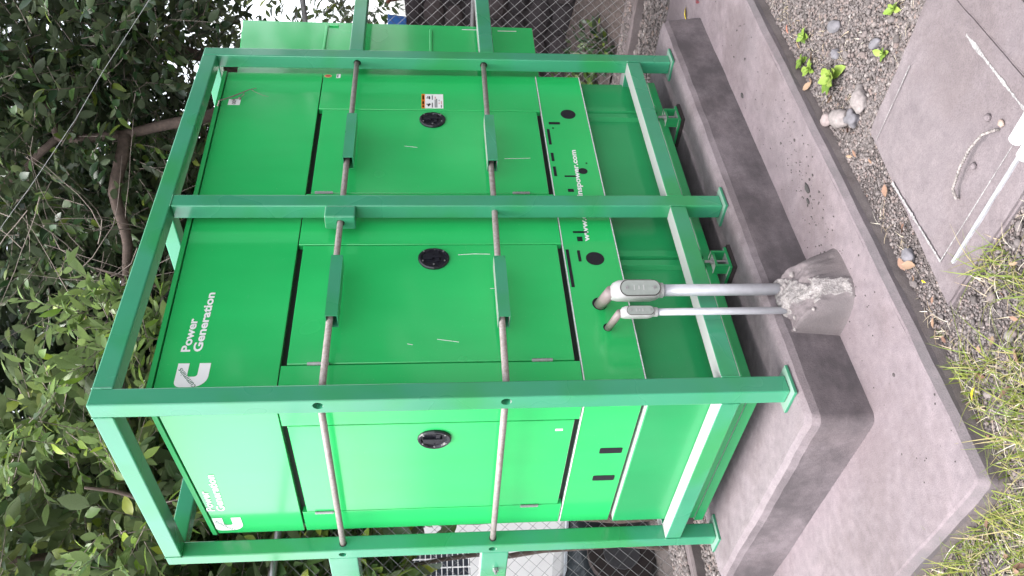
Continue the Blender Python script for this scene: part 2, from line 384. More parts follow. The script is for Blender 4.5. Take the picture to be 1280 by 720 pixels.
# weld beads where the tubes meet
def bead(p, q, r=0.0035):
    p, q = V(p), V(q); n = 14
    pts = [p.lerp(q, i / n) + noise.noise_vector(p.lerp(q, i / n) * 90) * 0.0012 for i in range(n + 1)]
    return MB().tube(pts, [r * (0.8 + 0.4 * random.random()) for _ in pts], 6)
for p, q in (((TW, 0.0, ZR0), (TW, 0.0, ZR1)), ((XB, 0, ZR0), (XB, 0, ZR1)), ((XB + TW, 0, ZR0), (XB + TW, 0, ZR1)), ((L - TW, 0, ZR0), (L - TW, 0, ZR1)),
             ((0.0, TW, ZR0), (0.0, TW, ZR1)), ((0, W - TW, ZR0), (0, W - TW, ZR1)), ((0.0, W - TW, H - TW), (0.0, W - TW, H)), ((0.0, TW, H - TW), (0.0, TW, H)),
             ((XB, 0, H - TW), (XB + TW, 0, H - TW)), ((TW, 0, H - TW), (TW, 0, H))):
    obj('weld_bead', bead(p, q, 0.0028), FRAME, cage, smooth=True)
# rods with their square sleeves
RR = 0.0125
for k, (za, zb) in enumerate(RODZ):
    ro = obj('security_rod', MB().tube([(0.052, 0.034, za), (XB, 0.034, (za + zb) / 2 - 0.002), (L - TW + 0.03, 0.034, zb)], RR, 14), ROD, cage, smooth=True)
    obj('security_rod', MB().tube([(0.034, 0.02 + TW * 0.5, za + 0.004), (0.034, W - TW + 0.004, za + (0.012 if k == 0 else 0.001))], RR, 14), ROD, cage, smooth=True)
    # dark disc for the hole's shade where the short rod enters the left post
    c = MB(); zc = za + (0.012 if k == 0 else 0.001)
    c.tube([(0.034, W - TW - 0.0035, zc), (0.034, W - TW - 0.0005, zc)], RR + 0.003, 16)
    obj('rod_hole', c, DARK, cage)
def sleeve(x0, x1, zc):
    m = MB(); a, t = 0.0225, 0.003; y0, y1 = -0.004, 0.060
    m.box(x0, x1, y0, y0 + t, zc - a, zc + a); m.box(x0, x1, y0 + t, y1, zc + a - t, zc + a); m.box(x0, x1, y0 + t, y1, zc - a, zc - a + t)
    m.box(x0, x1, y1 - t, y1, zc - a + t, zc + a - t)
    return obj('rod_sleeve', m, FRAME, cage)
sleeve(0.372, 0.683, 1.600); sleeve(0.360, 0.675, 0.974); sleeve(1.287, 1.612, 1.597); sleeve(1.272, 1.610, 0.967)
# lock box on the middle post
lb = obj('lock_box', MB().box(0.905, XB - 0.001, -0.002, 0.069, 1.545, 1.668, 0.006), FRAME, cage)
dr = MB().tube([(0.88, 0.034, 1.605), (0.94, 0.034, 1.605)], 0.0165, 20); cut(lb, dr)
# arms that carry on past the end posts
for z0, z1 in ((1.574, 1.643), (0.912, 0.986)):
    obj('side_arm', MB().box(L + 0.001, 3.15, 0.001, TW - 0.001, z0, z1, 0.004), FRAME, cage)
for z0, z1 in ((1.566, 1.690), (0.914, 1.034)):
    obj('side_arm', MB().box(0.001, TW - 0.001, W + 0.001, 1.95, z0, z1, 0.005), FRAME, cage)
b_ = MB().tube([(-0.014, 1.305, 0.965), (0.0, 1.305, 0.965)], 0.013, 6); b_.tube([(-0.026, 1.305, 0.965), (-0.014, 1.305, 0.965)], 0.006, 8)
obj('bolt', b_, STEEL, cage)

# ------------------------------------------------------------------ the generator
X0, Y0, X1, Y1 = 0.095, 0.105, 2.105, 1.068
gen = thing('diesel_generator', 'green sheet metal generator enclosure with white lettering inside the cage', 'generator', (1.1, 0.59, -0.012))
def ztop(x, y): return 2.212 + 0.027 * (x - X0) - 0.048 * (y - Y0)
T = 0.030
core = MB().box(X0 + T, X1 - 0.01, Y0 + T, Y1 - 0.002, 0.470, 2.150); obj('inner_shell', core, DARK, gen)
def xz(name, x0, x1, z0, z1, y=Y0, t=T, mat=PANEL, bev=0.002): return obj(name, MB().box(x0, x1, y, y + t, z0, z1, bev, 1), mat, gen)
def yz(name, y0, y1, z0, z1, x=X0, t=T, mat=PANEL, bev=0.002): return obj(name, MB().box(x, x + t, y0, y1, z0, z1, bev, 1), mat, gen)
ZF = 1.779
fas = obj('top_panel', MB().prism([(X0, ZF), (X1, ZF), (X1, ztop(X1, Y0) - 0.019), (X0, ztop(X0, Y0) - 0.019)], 'y', Y0, Y0 + T, 0.0018), PANEL, gen)
fasl = obj('top_panel', MB().prism([(Y0 + T + 0.0005, ZF + 0.004), (Y1, ZF + 0.010), (Y1, ztop(X0, Y1) - 0.019), (Y0 + T + 0.0005, ztop(X0, Y0) - 0.020)], 'x', X0 + 0.0005, X0 + T, 0.0018), PANEL, gen)
# roof cap with a thin lip
rc = MB(); r0 = 0.004
cs = [(X0 - r0, Y0 - r0), (X1 + r0, Y0 - r0), (X1 + r0, Y1 + r0), (X0 - r0, Y1 + r0)]
rc.add([(x, y, ztop(x, y) - 0.014) for x, y in cs] + [(x, y, ztop(x, y) + 0.004) for x, y in cs], [(3, 2, 1, 0), (4, 5, 6, 7), (0, 1, 5, 4), (1, 2, 6, 5), (2, 3, 7, 6), (3, 0, 4, 7)])
obj('roof_cap', rc, paint('roof_green_paint', (0.016, 0.40, 0.10), 0.5, 0, 0.85, dust=(0.045, 0.045, 0.035)), gen)  # near-black top put in to stop light bouncing up onto the cage beams
ZS = 0.694
for x0, x1 in ((X0, 0.2335), (0.8535, 1.1700), (1.7985, X1)):
    xz('side_panel', x0, x1, ZS + 0.004, ZF - 0.004)
for y0, y1 in ((Y0 + T + 0.001, 0.281), (0.914, Y1)):
    yz('side_panel', y0, y1, ZS + 0.002, ZF + 0.001, X0 + 0.0005)
def latch(door, c, a, u, n):
    # black recessed paddle latch: rounded shield, flat towards the hinge-free side; a = along panel towards the left in view, u up, n outwards
    c, a, u, n = V(c), V(a), V(u), V(n)
    prof = []
    for k in range(28):
        th = 2 * math.pi * k / 28; ct, st = math.cos(th), math.sin(th)
        rx = 0.066 if ct > 0 else 0.052
        prof.append((ct * rx * (1 - 0.10 * abs(st)), math.copysign(abs(st) ** 0.8, st) * 0.063))
    m = MB()
    rings = [(1.0, 0.0), (1.0, 0.007), (0.93, 0.011), (0.80, 0.0105), (0.74, 0.004)]
    vs = []
    for s, h in rings: vs += [c + a * (x * s) + u * (y * s) + n * h for x, y in prof]
    fs = []
    for r in range(len(rings) - 1):
        for k in range(28): fs.append((r * 28 + k, r * 28 + (k + 1) % 28, (r + 1) * 28 + (k + 1) % 28, (r + 1) * 28 + k))
    fs.append(tuple(range(4 * 28, 5 * 28)))
    m.add(vs, fs); o = obj('latch', m, BLACK, door)
    h = MB()   # paddle and lock barrel
    def bx(ca, cu, ha, hu, h0, h1):
        P = [c + a * (ca + i * ha) + u * (cu + j * hu) + n * hh for hh in (h0, h1) for i, j in ((-1, -1), (1, -1), (1, 1), (-1, 1))]
        h.add(P, [(3, 2, 1, 0), (4, 5, 6, 7), (0, 1, 5, 4), (1, 2, 6, 5), (2, 3, 7, 6), (3, 0, 4, 7)])
    bx(0.004, 0.024, 0.012, 0.018, 0.004, 0.014); bx(-0.004, -0.014, 0.030, 0.008, 0.004, 0.010); bx(0.0, 0.0, 0.006, 0.030, 0.004, 0.013)
    obj('latch_paddle', h, BLACK, door)
    for ca, cu in ((0.044, 0.0), (0.024, 0.044), (0.024, -0.044), (-0.030, 0.040), (-0.030, -0.040)):
        q = c + a * ca + u * cu; obj('screw', MB().tube([q + n * 0.009, q + n * 0.0125], 0.0035, 8), STEEL, door)
def hinge(door, p, along, n):
    p, al, n = V(p), V(along), V(n)
    h = MB().tube([p - al * 0.038 + n * 0.004, p + al * 0.038 + n * 0.004], 0.006, 8)
    for k in range(-2, 3): h.tube([p + al * (k * 0.0155 - 0.0015) + n * 0.004, p + al * (k * 0.0155 + 0.0015) + n * 0.004], 0.0072, 8)
    obj('hinge', h, STEEL, door)
dz0, dz1 = 0.7175, 1.7555
d1 = xz('door', 0.2395, 0.8485, dz0, dz1); d2 = xz('door', 1.1755, 1.7935, dz0, dz1)
d3 = yz('door', 0.2865, 0.9085, dz0 - 0.004, dz1 + 0.006, X0 + 0.0005)
NX, NY, UZ = (-1, 0, 0), (0, -1, 0), (0, 0, 1)
latch(d1, (0.771, Y0, 1.230), NX, UZ, NY); latch(d2, (1.717, Y0, 1.229), NX, UZ, NY); latch(d3, (X0, 0.378, 1.234), (0, 1, 0), UZ, NX)
for z in (1.645, 0.838): hinge(d1, (0.2365, Y0, z), UZ, NY)
for z in (1.700, 0.842): hinge(d2, (1.173, Y0, z), UZ, NY)
for z in (1.690, 0.836): hinge(d3, (X0, 0.9113, z), UZ, NX)
# sill strips with vents
sill = xz('sill_panel', X0, X1, 0.470, ZS)
sill_l = yz('sill_panel', Y0 + T + 0.0005, Y1, 0.474, ZS - 0.004, X0 + 0.0005)
# thin pale strips along sill edges, the ledges' lit look put into colour
xz('sill_pale_strip', X0 + 0.002, X1 - 0.002, ZS - 0.0015, ZS + 0.0015, Y0 - 0.0015, 0.010, WORN_LIT, 0)
xz('sill_pale_strip', X0 + 0.002, X1 - 0.002, 0.4660, 0.4692, Y0 - 0.0015, 0.012, WORN_LIT, 0)
yz('sill_pale_strip', Y0 + 0.012, Y1 - 0.004, ZS - 0.0052, ZS - 0.0022, X0 - 0.0015, 0.010, WORN_LIT, 0)
def slot(parent, x0, x1, z0, z1, y=Y0, rx=None):
    m = MB().box(x0, x1, y - 0.0012, y + 0.002, z0, z1); return obj('vent_slot', m, BLACK, parent)
for r in ((0.604, 0.818, 0.672, 0.685), (0.748, 0.812, 0.626, 0.638), (0.868, 0.895, 0.606, 0.628), (0.918, 0.929, 0.579, 0.641),
          (1.690, 1.708, 0.611, 0.666), (1.530, 1.650, 0.668, 0.681), (1.405, 1.466, 0.668, 0.681), (1.296, 1.364, 0.668, 0.681), (1.290, 1.300, 0.582, 0.634), (1.186, 1.206, 0.604, 0.630), (1.655, 1.664, 0.645, 0.653), (1.386, 1.394, 0.517, 0.525)):
    slot(sill, *r)
def disc(parent, c, rx, rz, axis='y'):
    m = MB(); n = 28; pr = [(math.cos(2 * math.pi * k / n) * rx, math.sin(2 * math.pi * k / n) * rz) for k in range(n)]
    m.prism([(c[0] + a, c[2] + b) for a, b in pr], 'y', c[1] - 0.0013, c[1] + 0.002); return obj('vent_hole', m, BLACK, parent)
disc(sill, (0.764, Y0, 0.568), 0.038, 0.038); disc(sill, (1.774, Y0, 0.562), 0.038, 0.037); disc(sill, (1.332, Y0, 0.545), 0.021, 0.021)
for y0, y1 in ((0.482, 0.520), (0.688, 0.726)):
    pts = []
    for cy, cz in ((y1 - 0.006, 0.584), (y0 + 0.006, 0.584), (y0 + 0.006, 0.506), (y1 - 0.006, 0.506)):
        a0 = {(True, True): 0, (False, True): 90, (False, False): 180, (True, False): 270}[(cy > (y0 + y1) / 2, cz > 0.55)]
        for k in range(4): th = math.radians(a0 + 30 * k); pts.append((cy + 0.006 * math.cos(th), cz + 0.006 * math.sin(th)))
    obj('vent_slot', MB().prism(pts, 'x', X0 - 0.001, X0 + 0.003), BLACK, sill_l)
# right end and back closing panels
obj('end_panel', MB().box(X1 - 0.009, X1, Y0 + T + 0.001, Y1, 0.470, 2.185, 0.002, 1), PANEL, gen)
obj('back_panel', MB().box(X0 + T, X1 - 0.012, Y1 - 0.001, Y1 + 0.003, 0.470, 2.150), PANEL, gen)
# radiator plenum on the far end
YP = Y0 + 0.032
pl = obj('radiator_plenum', MB().prism([(X1 + 0.002, 0.668), (2.650, 0.662), (2.672, 2.262), (X1 + 0.002, 2.212)], 'y', YP, Y1, 0.003), PANEL, gen)
def louvre(x0, x1, z0, z1):
    obj('louvre', MB().box(x0, x1, YP - 0.009, YP - 0.0005, z0, z1, 0.002, 1), PANEL, pl)
louvre(2.22, 2.624, 1.794, 1.806); louvre(2.618, 2.628, 1.738, 1.792); louvre(2.22, 2.598, 1.226, 1.240)
obj('scratch', MB().box(2.613, 2.618, YP - 0.0011, YP + 0.001, 0.97, 1.06), WORN_LIT, pl); obj('scratch', MB().box(2.606, 2.611, YP - 0.0011, YP + 0.001, 0.755, 0.86), WORN_LIT, pl)
# skid / base tank
sk = obj('base_tank', MB().box(0.072, 2.112, 0.150, 1.035, 0.095, 0.462, 0.003, 1), SKID, gen)
obj('base_flange', MB().box(0.066, 2.120, 0.140, 1.045, 0.055, 0.0945, 0.003, 1), SKID, gen)
for x in (0.79, 1.828):
    obj('rib', MB().prism([(x - 0.052, 0.1495), (x - 0.044, 0.128), (x - 0.012, 0.128), (x - 0.004, 0.1495)], 'z', 0.10, 0.458), SKID, gen)
    obj('rib', MB().prism([(x + 0.004, 0.1495), (x + 0.012, 0.128), (x + 0.044, 0.128), (x + 0.052, 0.1495)], 'z', 0.10, 0.458), SKID, gen)
for x in (0.755, 1.775):
    ft = obj('mount_foot', MB().box(x - 0.060, x + 0.060, 0.090, 0.24, 0.004, 0.016, 0.002, 1).box(x + 0.030, x + 0.040, 0.092, 0.139, 0.016, 0.075).box(x - 0.050, x - 0.040, 0.092, 0.139, 0.016, 0.075).box(x - 0.04, x + 0.03, 0.098, 0.139, 0.060, 0.070), SKID, gen)
    obj('rubber_pad', MB().box(x - 0.066, x + 0.066, 0.082, 0.25, -0.0115, 0.0035), RUBBER, ft)
    bb = MB().tube([(x - 0.005, 0.112, 0.016), (x - 0.005, 0.112, 0.105)], 0.006, 8); bb.tube([(x - 0.005, 0.112, 0.070), (x - 0.005, 0.112, 0.082)], 0.012, 6)
    obj('bolt', bb, STEEL, ft)
# logo: squared C with the script name across its upper arm
def c_logo(parent, P, a, u, S):
    # P = lower-left corner, a = reading direction, u = up, S = height
    P, a, u = V(P), V(a), V(u); n = a.cross(u)
    def arc(cx, cy, r, t0, t1, k=7): return [(cx + r * math.cos(math.radians(t0 + (t1 - t0) * i / k)), cy + r * math.sin(math.radians(t0 + (t1 - t0) * i / k))) for i in range(k + 1)]
    Wd, Hh = 0.93, 1.0
    outer = [(Wd, 0.0)] + arc(0.42, 0.42, 0.42, 270, 180) + arc(0.20, 0.80, 0.20, 180, 90) + [(Wd, Hh)]
    inner = [(Wd, 0.655)] + arc(0.50, 0.555, 0.10, 90, 180) + arc(0.50, 0.445, 0.10, 180, 270) + [(Wd, 0.345)]
    pts = outer + inner
    k = len(outer); me = bpy.data.meshes.new('logo')
    inn = [(Wd, 0.345)] + [(0.50 + 0.10 * math.cos(math.radians(270 - 180 * i / (k - 3))), 0.50 + (0.055 if i > (k - 3) / 2 else -0.055) + 0.10 * math.sin(math.radians(270 - 180 * i / (k - 3)))) for i in range(k - 2)] + [(Wd, 0.655)]
    me.from_pydata([tuple(P + a * (x * S) + u * (y * S) + n * 0.0012 - parent_off(parent)) for x, y in outer + inn], [], [(i, i + 1, k + i + 1, k + i) for i in range(k - 1)])
    link('logo', me, WHITE, parent)
    ang = math.radians(38); a2 = a * math.cos(ang) + u * math.sin(ang); u2 = -a * math.sin(ang) + u * math.cos(ang)
    lettering('cummins', P + a * (0.03 * S) + u * (0.30 * S), a2, u2, 0.92 * S, 0.17 * S, parent, LOGOGREEN, 0.0, 0.0022)
def parent_off(p):
    off = V((0, 0, 0))
    while p is not None: off += p.location; p = p.parent
    return off
c_logo(fas, (0.146, Y0, 2.018), (1, 0, 0.006), (0, 0, 1), 0.112)
lettering('Power', (0.303, Y0, 2.101), (1, 0, -0.01), (0, 0, 1), 0.158, 0.033, fas, bold=0.03)
lettering('Generation', (0.303, Y0, 2.060), (1, 0, -0.004), (0, 0, 1), 0.288, 0.033, fas, bold=0.03)
c_logo(fasl, (X0, 1.040, 2.034), (0, -1, 0.004), (0, 0, 1), 0.114)
lettering('Power', (X0, 0.873, 2.124), (0, -1, -0.005), (0, 0, 1), 0.158, 0.032, fasl, bold=0.03)
lettering('Generation', (X0, 0.876, 2.083), (0, -1, -0.02), (0, 0, 1), 0.280, 0.033, fasl, bold=0.03)
lettering('www.cumminspower.com', (0.866, Y0, 0.568), (1, 0, -0.027), (0, 0, 1), 0.622, 0.033, sill, bold=0.03)
def flat(name, x0, x1, z0, z1, mat, parent, lift=0.001, y=Y0): return obj(name, MB().box(x0, x1, y - lift, y + 0.001, z0, z1), mat, parent)
side3 = [o for o in gen.children if o.name.startswith('side_panel')][2]
flat('warning_label', 1.812, 1.932, 1.175, 1.281, WHITE, side3)
flat('label_print', 1.812, 1.932, 1.2655, 1.2815, ORANGE, side3, 0.0016)
for x0, x1, z0, z1, mt in ((1.82, 1.835, 1.269, 1.278, INK), (1.845, 1.87, 1.269, 1.278, INK), (1.885, 1.92, 1.269, 1.278, INK),
        (1.828, 1.844, 1.244, 1.252, INK), (1.834, 1.852, 1.240, 1.246, INK), (1.842, 1.848, 1.236, 1.258, INK), (1.895, 1.901, 1.238, 1.258, INK), (1.888, 1.914, 1.240, 1.246, INK), (1.905, 1.912, 1.248, 1.254, INK),
        (1.818, 1.858, 1.227, 1.231, INK), (1.884, 1.920, 1.227, 1.231, INK), (1.818, 1.886, 1.213, 1.217, INK), (1.892, 1.91, 1.213, 1.216, RED), (1.818, 1.892, 1.205, 1.209, INK), (1.848, 1.86, 1.194, 1.197, RED), (1.872, 1.884, 1.194, 1.197, INK), (1.818, 1.840, 1.183, 1.187, INK), (1.846, 1.874, 1.183, 1.186, RED)):
    flat('label_print', x0, x1, z0, z1, mt, side3, 0.0016)
m = MB(); m.prism([(2.082 + 0.013 * math.cos(k * math.pi / 9), 1.752 + 0.019 * math.sin(k * math.pi / 9)) for k in range(18)], 'y', Y0 - 0.001, Y0 + 0.001)
obj('oval_sticker', m, plain('gold_print', (0.55, 0.36, 0.16), 0.5), side3)
m = MB(); m.prism([(2.082 + 0.009 * math.cos(k * math.pi / 9), 1.752 + 0.014 * math.sin(k * math.pi / 9)) for k in range(18)], 'y', Y0 - 0.0016, Y0 + 0.001)
obj('oval_sticker', m, RED, side3)
flat('small_sticker', 2.066, 2.100, 1.690, 1.710, WHITE, side3); flat('label_print', 2.070, 2.096, 1.701, 1.706, INK, side3, 0.0016)
tg = flat('number_tag', 1.822, 1.868, 2.150, 2.206, WHITE, fas)
lettering('009', (1.826, Y0 - 0.001, 2.170), (1, 0, 0), (0, 0, 1), 0.038, 0.018, fas, INK, 0.01)
obj('small_tag', MB().box(X0 - 0.001, X0 + 0.001, 0.340, 0.352, 0.752, 0.780), WHITE, d3)
# scratches in the paint
def scratch(pts, parent, r=0.0011, y=Y0):
    obj('scratch', MB().tube([(x, y - 0.0004, z) for x, z in pts], r, 4), WORN_LIT, parent)
scratch([(1.085, 0.93), (1.088, 0.90), (1.075, 0.84), (1.079, 0.71)], [o for o in gen.children if o.name.startswith('side_panel')][1])
scratch([(1.082, 0.93), (1.070, 0.90), (1.078, 0.85)], [o for o in gen.children if o.name.startswith('side_panel')][1])
scratch([(0.790, 1.13), (0.795, 1.07), (0.793, 1.00)], d1, 0.0014); scratch([(0.60, 1.01), (0.603, 0.95)], d1); scratch([(0.33, 1.14), (0.345, 1.22)], d1); scratch([(0.32, 1.31), (0.325, 1.33)], d1)
scratch([(1.42, 0.90), (1.425, 0.78)], d2); scratch([(1.5, 1.30), (1.51, 1.36)], d2)

# ------------------------------------------------------------------ conduits
def conduit(label, px, py, zb, hole, r, bw, bh, zc, tiltlid):
    t = thing('electrical_conduit', label, 'conduit', (px, py, zb), 'conduits rising from the mortar pier')
    obj('pipe', MB().tube([(px, py, zb), (px, py, zc - bh * 0.5 - 0.01)], r, 20), PIPE, t, smooth=True)
    d = (V((hole[0], hole[1], 0)) - V((px, py, 0))).normalized(); s = V((-d.y, d.x, 0))     # d: towards the machine, s: sideways
    obj('coupling', MB().tube([(px, py, zc - bh * 0.5 - 0.012), (px, py, zc - bh * 0.5 + 0.03)], r * 1.28, 20), CAST, t)
    # fitting body: rounded lozenge that bends back towards the machine at its top
    b = bmesh.new(); rings = []; n = 16
    def ring(c, wx, wy, fwd):
        pr = []
        for k in range(n):
            th = 2 * math.pi * k / n; x = math.copysign(abs(math.cos(th)) ** 0.6, math.cos(th)) * wx; y = math.copysign(abs(math.sin(th)) ** 0.6, math.sin(th)) * wy
            pr.append(b.verts.new(V(c) + s * x + fwd * y))
        return pr
    base = V((px, py, 0))
    prof = [(-0.5, 0.62, 0.75, 0), (-0.44, 0.86, 0.95, 0), (-0.30, 1.0, 1.0, 0), (0.18, 1.0, 1.0, 0), (0.36, 0.95, 1.0, 0.08), (0.46, 0.78, 0.85, 0.30), (0.50, 0.50, 0.55, 0.5)]
    for q, wx, wy, f in prof: rings.append(ring(base + V((0, 0, zc + q * bh)) + d * (f * bw), bw * wx, bw * 0.95 * wy, d))
    for i in range(len(rings) - 1):
        for k in range(n): b.faces.new((rings[i][k], rings[i][(k + 1) % n], rings[i + 1][(k + 1) % n], rings[i + 1][k]))
    b.faces.new(rings[0][::-1]); b.faces.new(rings[-1]); bmesh.ops.recalc_face_normals(b, faces=b.faces)
    fit = obj('fitting', MB().bm(b), CAST, t, smooth=True)
    # oval lid with rim and screws on the side away from the machine
    lid = MB(); pts = []; hw, hl = bw * 0.72, bh * 0.40
    for k in range(24):
        th = 2 * math.pi * k / 24; x = math.cos(th) * hw; z = math.sin(th) * hw + math.copysign(hl - hw, math.sin(th)) - bh * 0.06
        pts.append((x, z))
    f0 = base - d * (bw * 0.93); f1 = base - d * (bw * 1.10)
    vs = [f0 + s * x + V((0, 0, zc + z)) for x, z in pts] + [f1 + s * x + V((0, 0, zc + z)) for x, z in pts]
    lid.add(vs, [tuple(range(24, 48))] + [(k, (k + 1) % 24, 24 + (k + 1) % 24, 24 + k) for k in range(24)])
    lo = obj('lid', lid, CASTLID, fit)
    rim = MB(); rp = [f0 + s * x * 1.06 - d * (bw * 0.05) + V((0, 0, zc + z + (0.05 * hw if z > 0 else -0.05 * hw))) for x, z in pts]; rim.tube(rp + [rp[0]], bw * 0.045, 5, cap=False)
    obj('lid_gasket', rim, RUBBER, fit)
    sc = MB()
    for zz in (hl - hw * 0.75 - bh * 0.06, -hl + hw * 0.75 - bh * 0.06): sc.tube([f1 + V((0, 0, zc + zz)), f1 - d * 0.003 + V((0, 0, zc + zz))], bw * 0.14, 8)
    obj('lid_screws', sc, STEEL, fit)
    mk = MB()
    for zz, ll in ((0.012, 0.5), (-0.004, 0.35), (-0.02, 0.5)): 
        c = f1 + V((0, 0, zc + zz * bh * 6)); mk.add([c - s * bw * ll * .5 - d * .0012 + V((0, 0, -.002)), c + s * bw * ll * .5 - d * .0012 + V((0, 0, -.002)), c + s * bw * ll * .5 - d * .0012 + V((0, 0, .002)), c - s * bw * ll * .5 - d * .0012 + V((0, 0, .002))], [(0, 1, 2, 3)])
    obj('cast_mark', mk, CAST, fit)
    z1 = hole[2]
    obj('nipple', MB().tube([base + d * (bw * 0.2) + V((0, 0, z1 - 0.01)), V((hole[0], hole[1] + 0.01, z1))], r * 1.02, 16), PVC, t, smooth=True)
    hm = MB(); hd = [(hole[0] + math.cos(k * math.pi / 10) * r * 1.45, z1 + math.sin(k * math.pi / 10) * r * 1.3) for k in range(20)]
    hm.prism(hd, 'y', Y0 - 0.0014, Y0 + 0.001); obj('entry_hole', hm, BLACK, t)
    return t
conduit('thicker grey conduit with a large oval-lidded elbow entering the generator', 0.427, -0.062, -0.20, (0.513, Y0, 0.585), 0.0225, 0.039, 0.182, 0.487, 0)
conduit('thinner grey conduit with a small elbow, second of the pair at the generator', 0.322, -0.060, -0.20, (0.391, Y0, 0.571), 0.0135, 0.0225, 0.122, 0.497, 0)
# pier of mortar at their foot
b = bmesh.new(); nx, ny = 64, 50; gv = {}
for i in range(nx + 1):
    for j in range(ny + 1):
        x = 0.185 + 0.30 * i / nx; y = -0.285 + 0.25 * j / ny
        cx, cy = (x - 0.345) / 0.145, (y + 0.04) / 0.225
        rr = (abs(cx) ** 4 + abs(cy) ** 4) ** (1 / 4)
        top = -0.062 + 0.45 * min(0, y + 0.09)
        h = -0.232 + (top + 0.232) * (lambda q: q * q * (3 - 2 * q))(max(0.0, min(1.0, (1.06 - rr) / 0.30)))
        hn = noise.noise(V((x * 13, y * 13, 1))) * 0.022 + noise.noise(V((x * 28, y * 28, 3))) * 0.010 + noise.noise(V((x * 60, y * 60, 5))) * 0.007
        if h > -0.2: h += hn
        gv[i, j] = b.verts.new((x, y, h))
for i in range(nx):
    for j in range(ny): b.faces.new((gv[i, j], gv[i + 1, j], gv[i + 1, j + 1], gv[i, j + 1]))
pier_dark = concrete('pier_block', (0.27, 0.235, 0.245), (0.17, 0.145, 0.15), 0.7, (0.10, 0.088, 0.09), lo=0.3, hi=0.8)
pier_m, pt, pb = newmat('pier_mortar')
n1 = nz(pt, 30, 5, 0.7); n2 = nz(pt, 150, 4, 0.6)
c = ramp(pt, n1, [(0.35, (0.20, 0.18, 0.18)), (0.55, (0.29, 0.265, 0.26)), (0.75, (0.37, 0.345, 0.34))])
c = mix(pt, 0.7, c, ramp(pt, n2, [(0.35, (0.45, 0.42, 0.41)), (0.55, (1, 1, 1))]), 'MULTIPLY')
pt.links.new(c, pb.inputs['Base Color']); pb.inputs['Roughness'].default_value = 0.92; bump(pt, pb, mix(pt, 0.5, n1, n2), 0.9, 0.012)
pier = thing('mortar_pier', 'dark concrete pier with rough pale mortar around the feet of the conduits', 'pier', (0.34, -0.15, -0.225))
pm = MB().bm(b); po = obj('pier_body', pm, pier_dark, pier, smooth=True); po.data.materials.append(pier_m)
band = []
for f in po.data.polygons:
    c = f.center + pier.location; xc = 0.385 + 0.62 * (c.y + 0.06) + 0.02 * noise.noise(V((c.x * 20, c.y * 20, 2)))
    hw = 0.036 + 0.055 * max(0, 1 + (c.y + 0.06) / 0.10) + 0.030 * noise.noise(V((c.x * 24, c.y * 24, 7))) + 0.022 * noise.noise(V((c.x * 70, c.y * 70, 7)))
    if abs(c.x - xc) < hw and c.z > -0.222: f.material_index = 1; band.append(f.vertices[:])
for v in {i for q in band for i in q}:
    w_ = po.data.vertices[v]; p_ = V(w_.co) + pier.location; w_.co.z += 0.005 + 0.014 * abs(noise.noise(p_ * 32)) + 0.004 * noise.noise(p_ * 80); w_.co.y -= 0.004
for i in range(9):
    a = random.random() * 6.28; s_ = random.uniform(0.008, 0.018)
    mm = stone_mesh(i + 40, s_, s_ * 0.8, s_ * 0.6, 2, 0.5)
    cx, cy = 0.35 + random.uniform(-0.12, 0.09), -0.10 + random.uniform(-0.11, 0.05)
    mm.v = [(x + cx, y + cy, z - 0.070 + 0.45 * min(0, cy + 0.09)) for x, y, z in mm.v]
    obj('mortar_lump', mm, MORTAR, pier, smooth=True)

# ------------------------------------------------------------------ inspection cover in the gravel
ch = thing('inspection_chamber', 'flat concrete inspection cover with a bent bar handle set in the gravel', 'manhole', (0.3, -0.9, ZG))
def quadblock(name, q, z0, z1, mat, parent, bev=0.006, amp=0.002, cuts=30):
    bb = bmesh.new(); lo = [bb.verts.new((x, y, z0)) for x, y in q]; hi = [bb.verts.new((x, y, z1)) for x, y in q]
    bb.faces.new(lo[::-1]); bb.faces.new(hi)
    for i in range(4): bb.faces.new((lo[i], lo[(i + 1) % 4], hi[(i + 1) % 4], hi[i]))
    bmesh.ops.bevel(bb, geom=bb.edges[:], offset=bev, segments=2, affect='EDGES')
    bmesh.ops.subdivide_edges(bb, edges=[e for e in bb.edges if e.calc_length() > 0.05], cuts=cuts, use_grid_fill=True)
    for v in bb.verts: v.co += noise.noise_vector(v.co * 14) * amp + noise.noise_vector(v.co * 60) * amp * 0.5
    return obj(name, MB().bm(bb), mat, parent)
quadblock('surround', [(-0.0937, -0.5322), (0.65, -0.6257), (0.6736, -1.3458), (-0.1075, -1.3163)], ZG - 0.03, -0.285, CONC_COVER, ch, 0.008, 0.003)
cov = quadblock('cover', [(-0.0133, -0.6535), (0.5729, -0.6554), (0.5779, -1.1965), (-0.0192, -1.1945)], -0.293, -0.2805, CONC_COVER, ch, 0.004, 0.0015)
obj('edge_angle', MB().box(-0.0261, -0.0148, -1.2014, -0.6515, -0.287, -0.2765, 0.001, 1), plain('worn_zinc', (0.30, 0.30, 0.315), 0.6, 0.0, 0.25, 60), ch)
def worn_edge(p, q, w0):
    m = MB(); p, q = V(p), V(q); n = 110; d = (q - p).normalized(); s = V((-d.y, d.x, 0))
    for i in range(n):
        a = p.lerp(q, i / n); c = p.lerp(q, (i + 1) / n); wa = w0 * (0.15 + 0.8 * abs(noise.noise(a * 9)) + 0.7 * abs(noise.noise(a * 61))); wc = w0 * (0.15 + 0.8 * abs(noise.noise(c * 9)) + 0.7 * abs(noise.noise(c * 61)))
        m.add([a - s * wa, c - s * wc, c + s * wc, a + s * wa], [(0, 1, 2, 3)])
    return m
worn_m = plain('scuffed_mortar_line', (0.27, 0.255, 0.255), 0.95, var=0.55, scale=170)
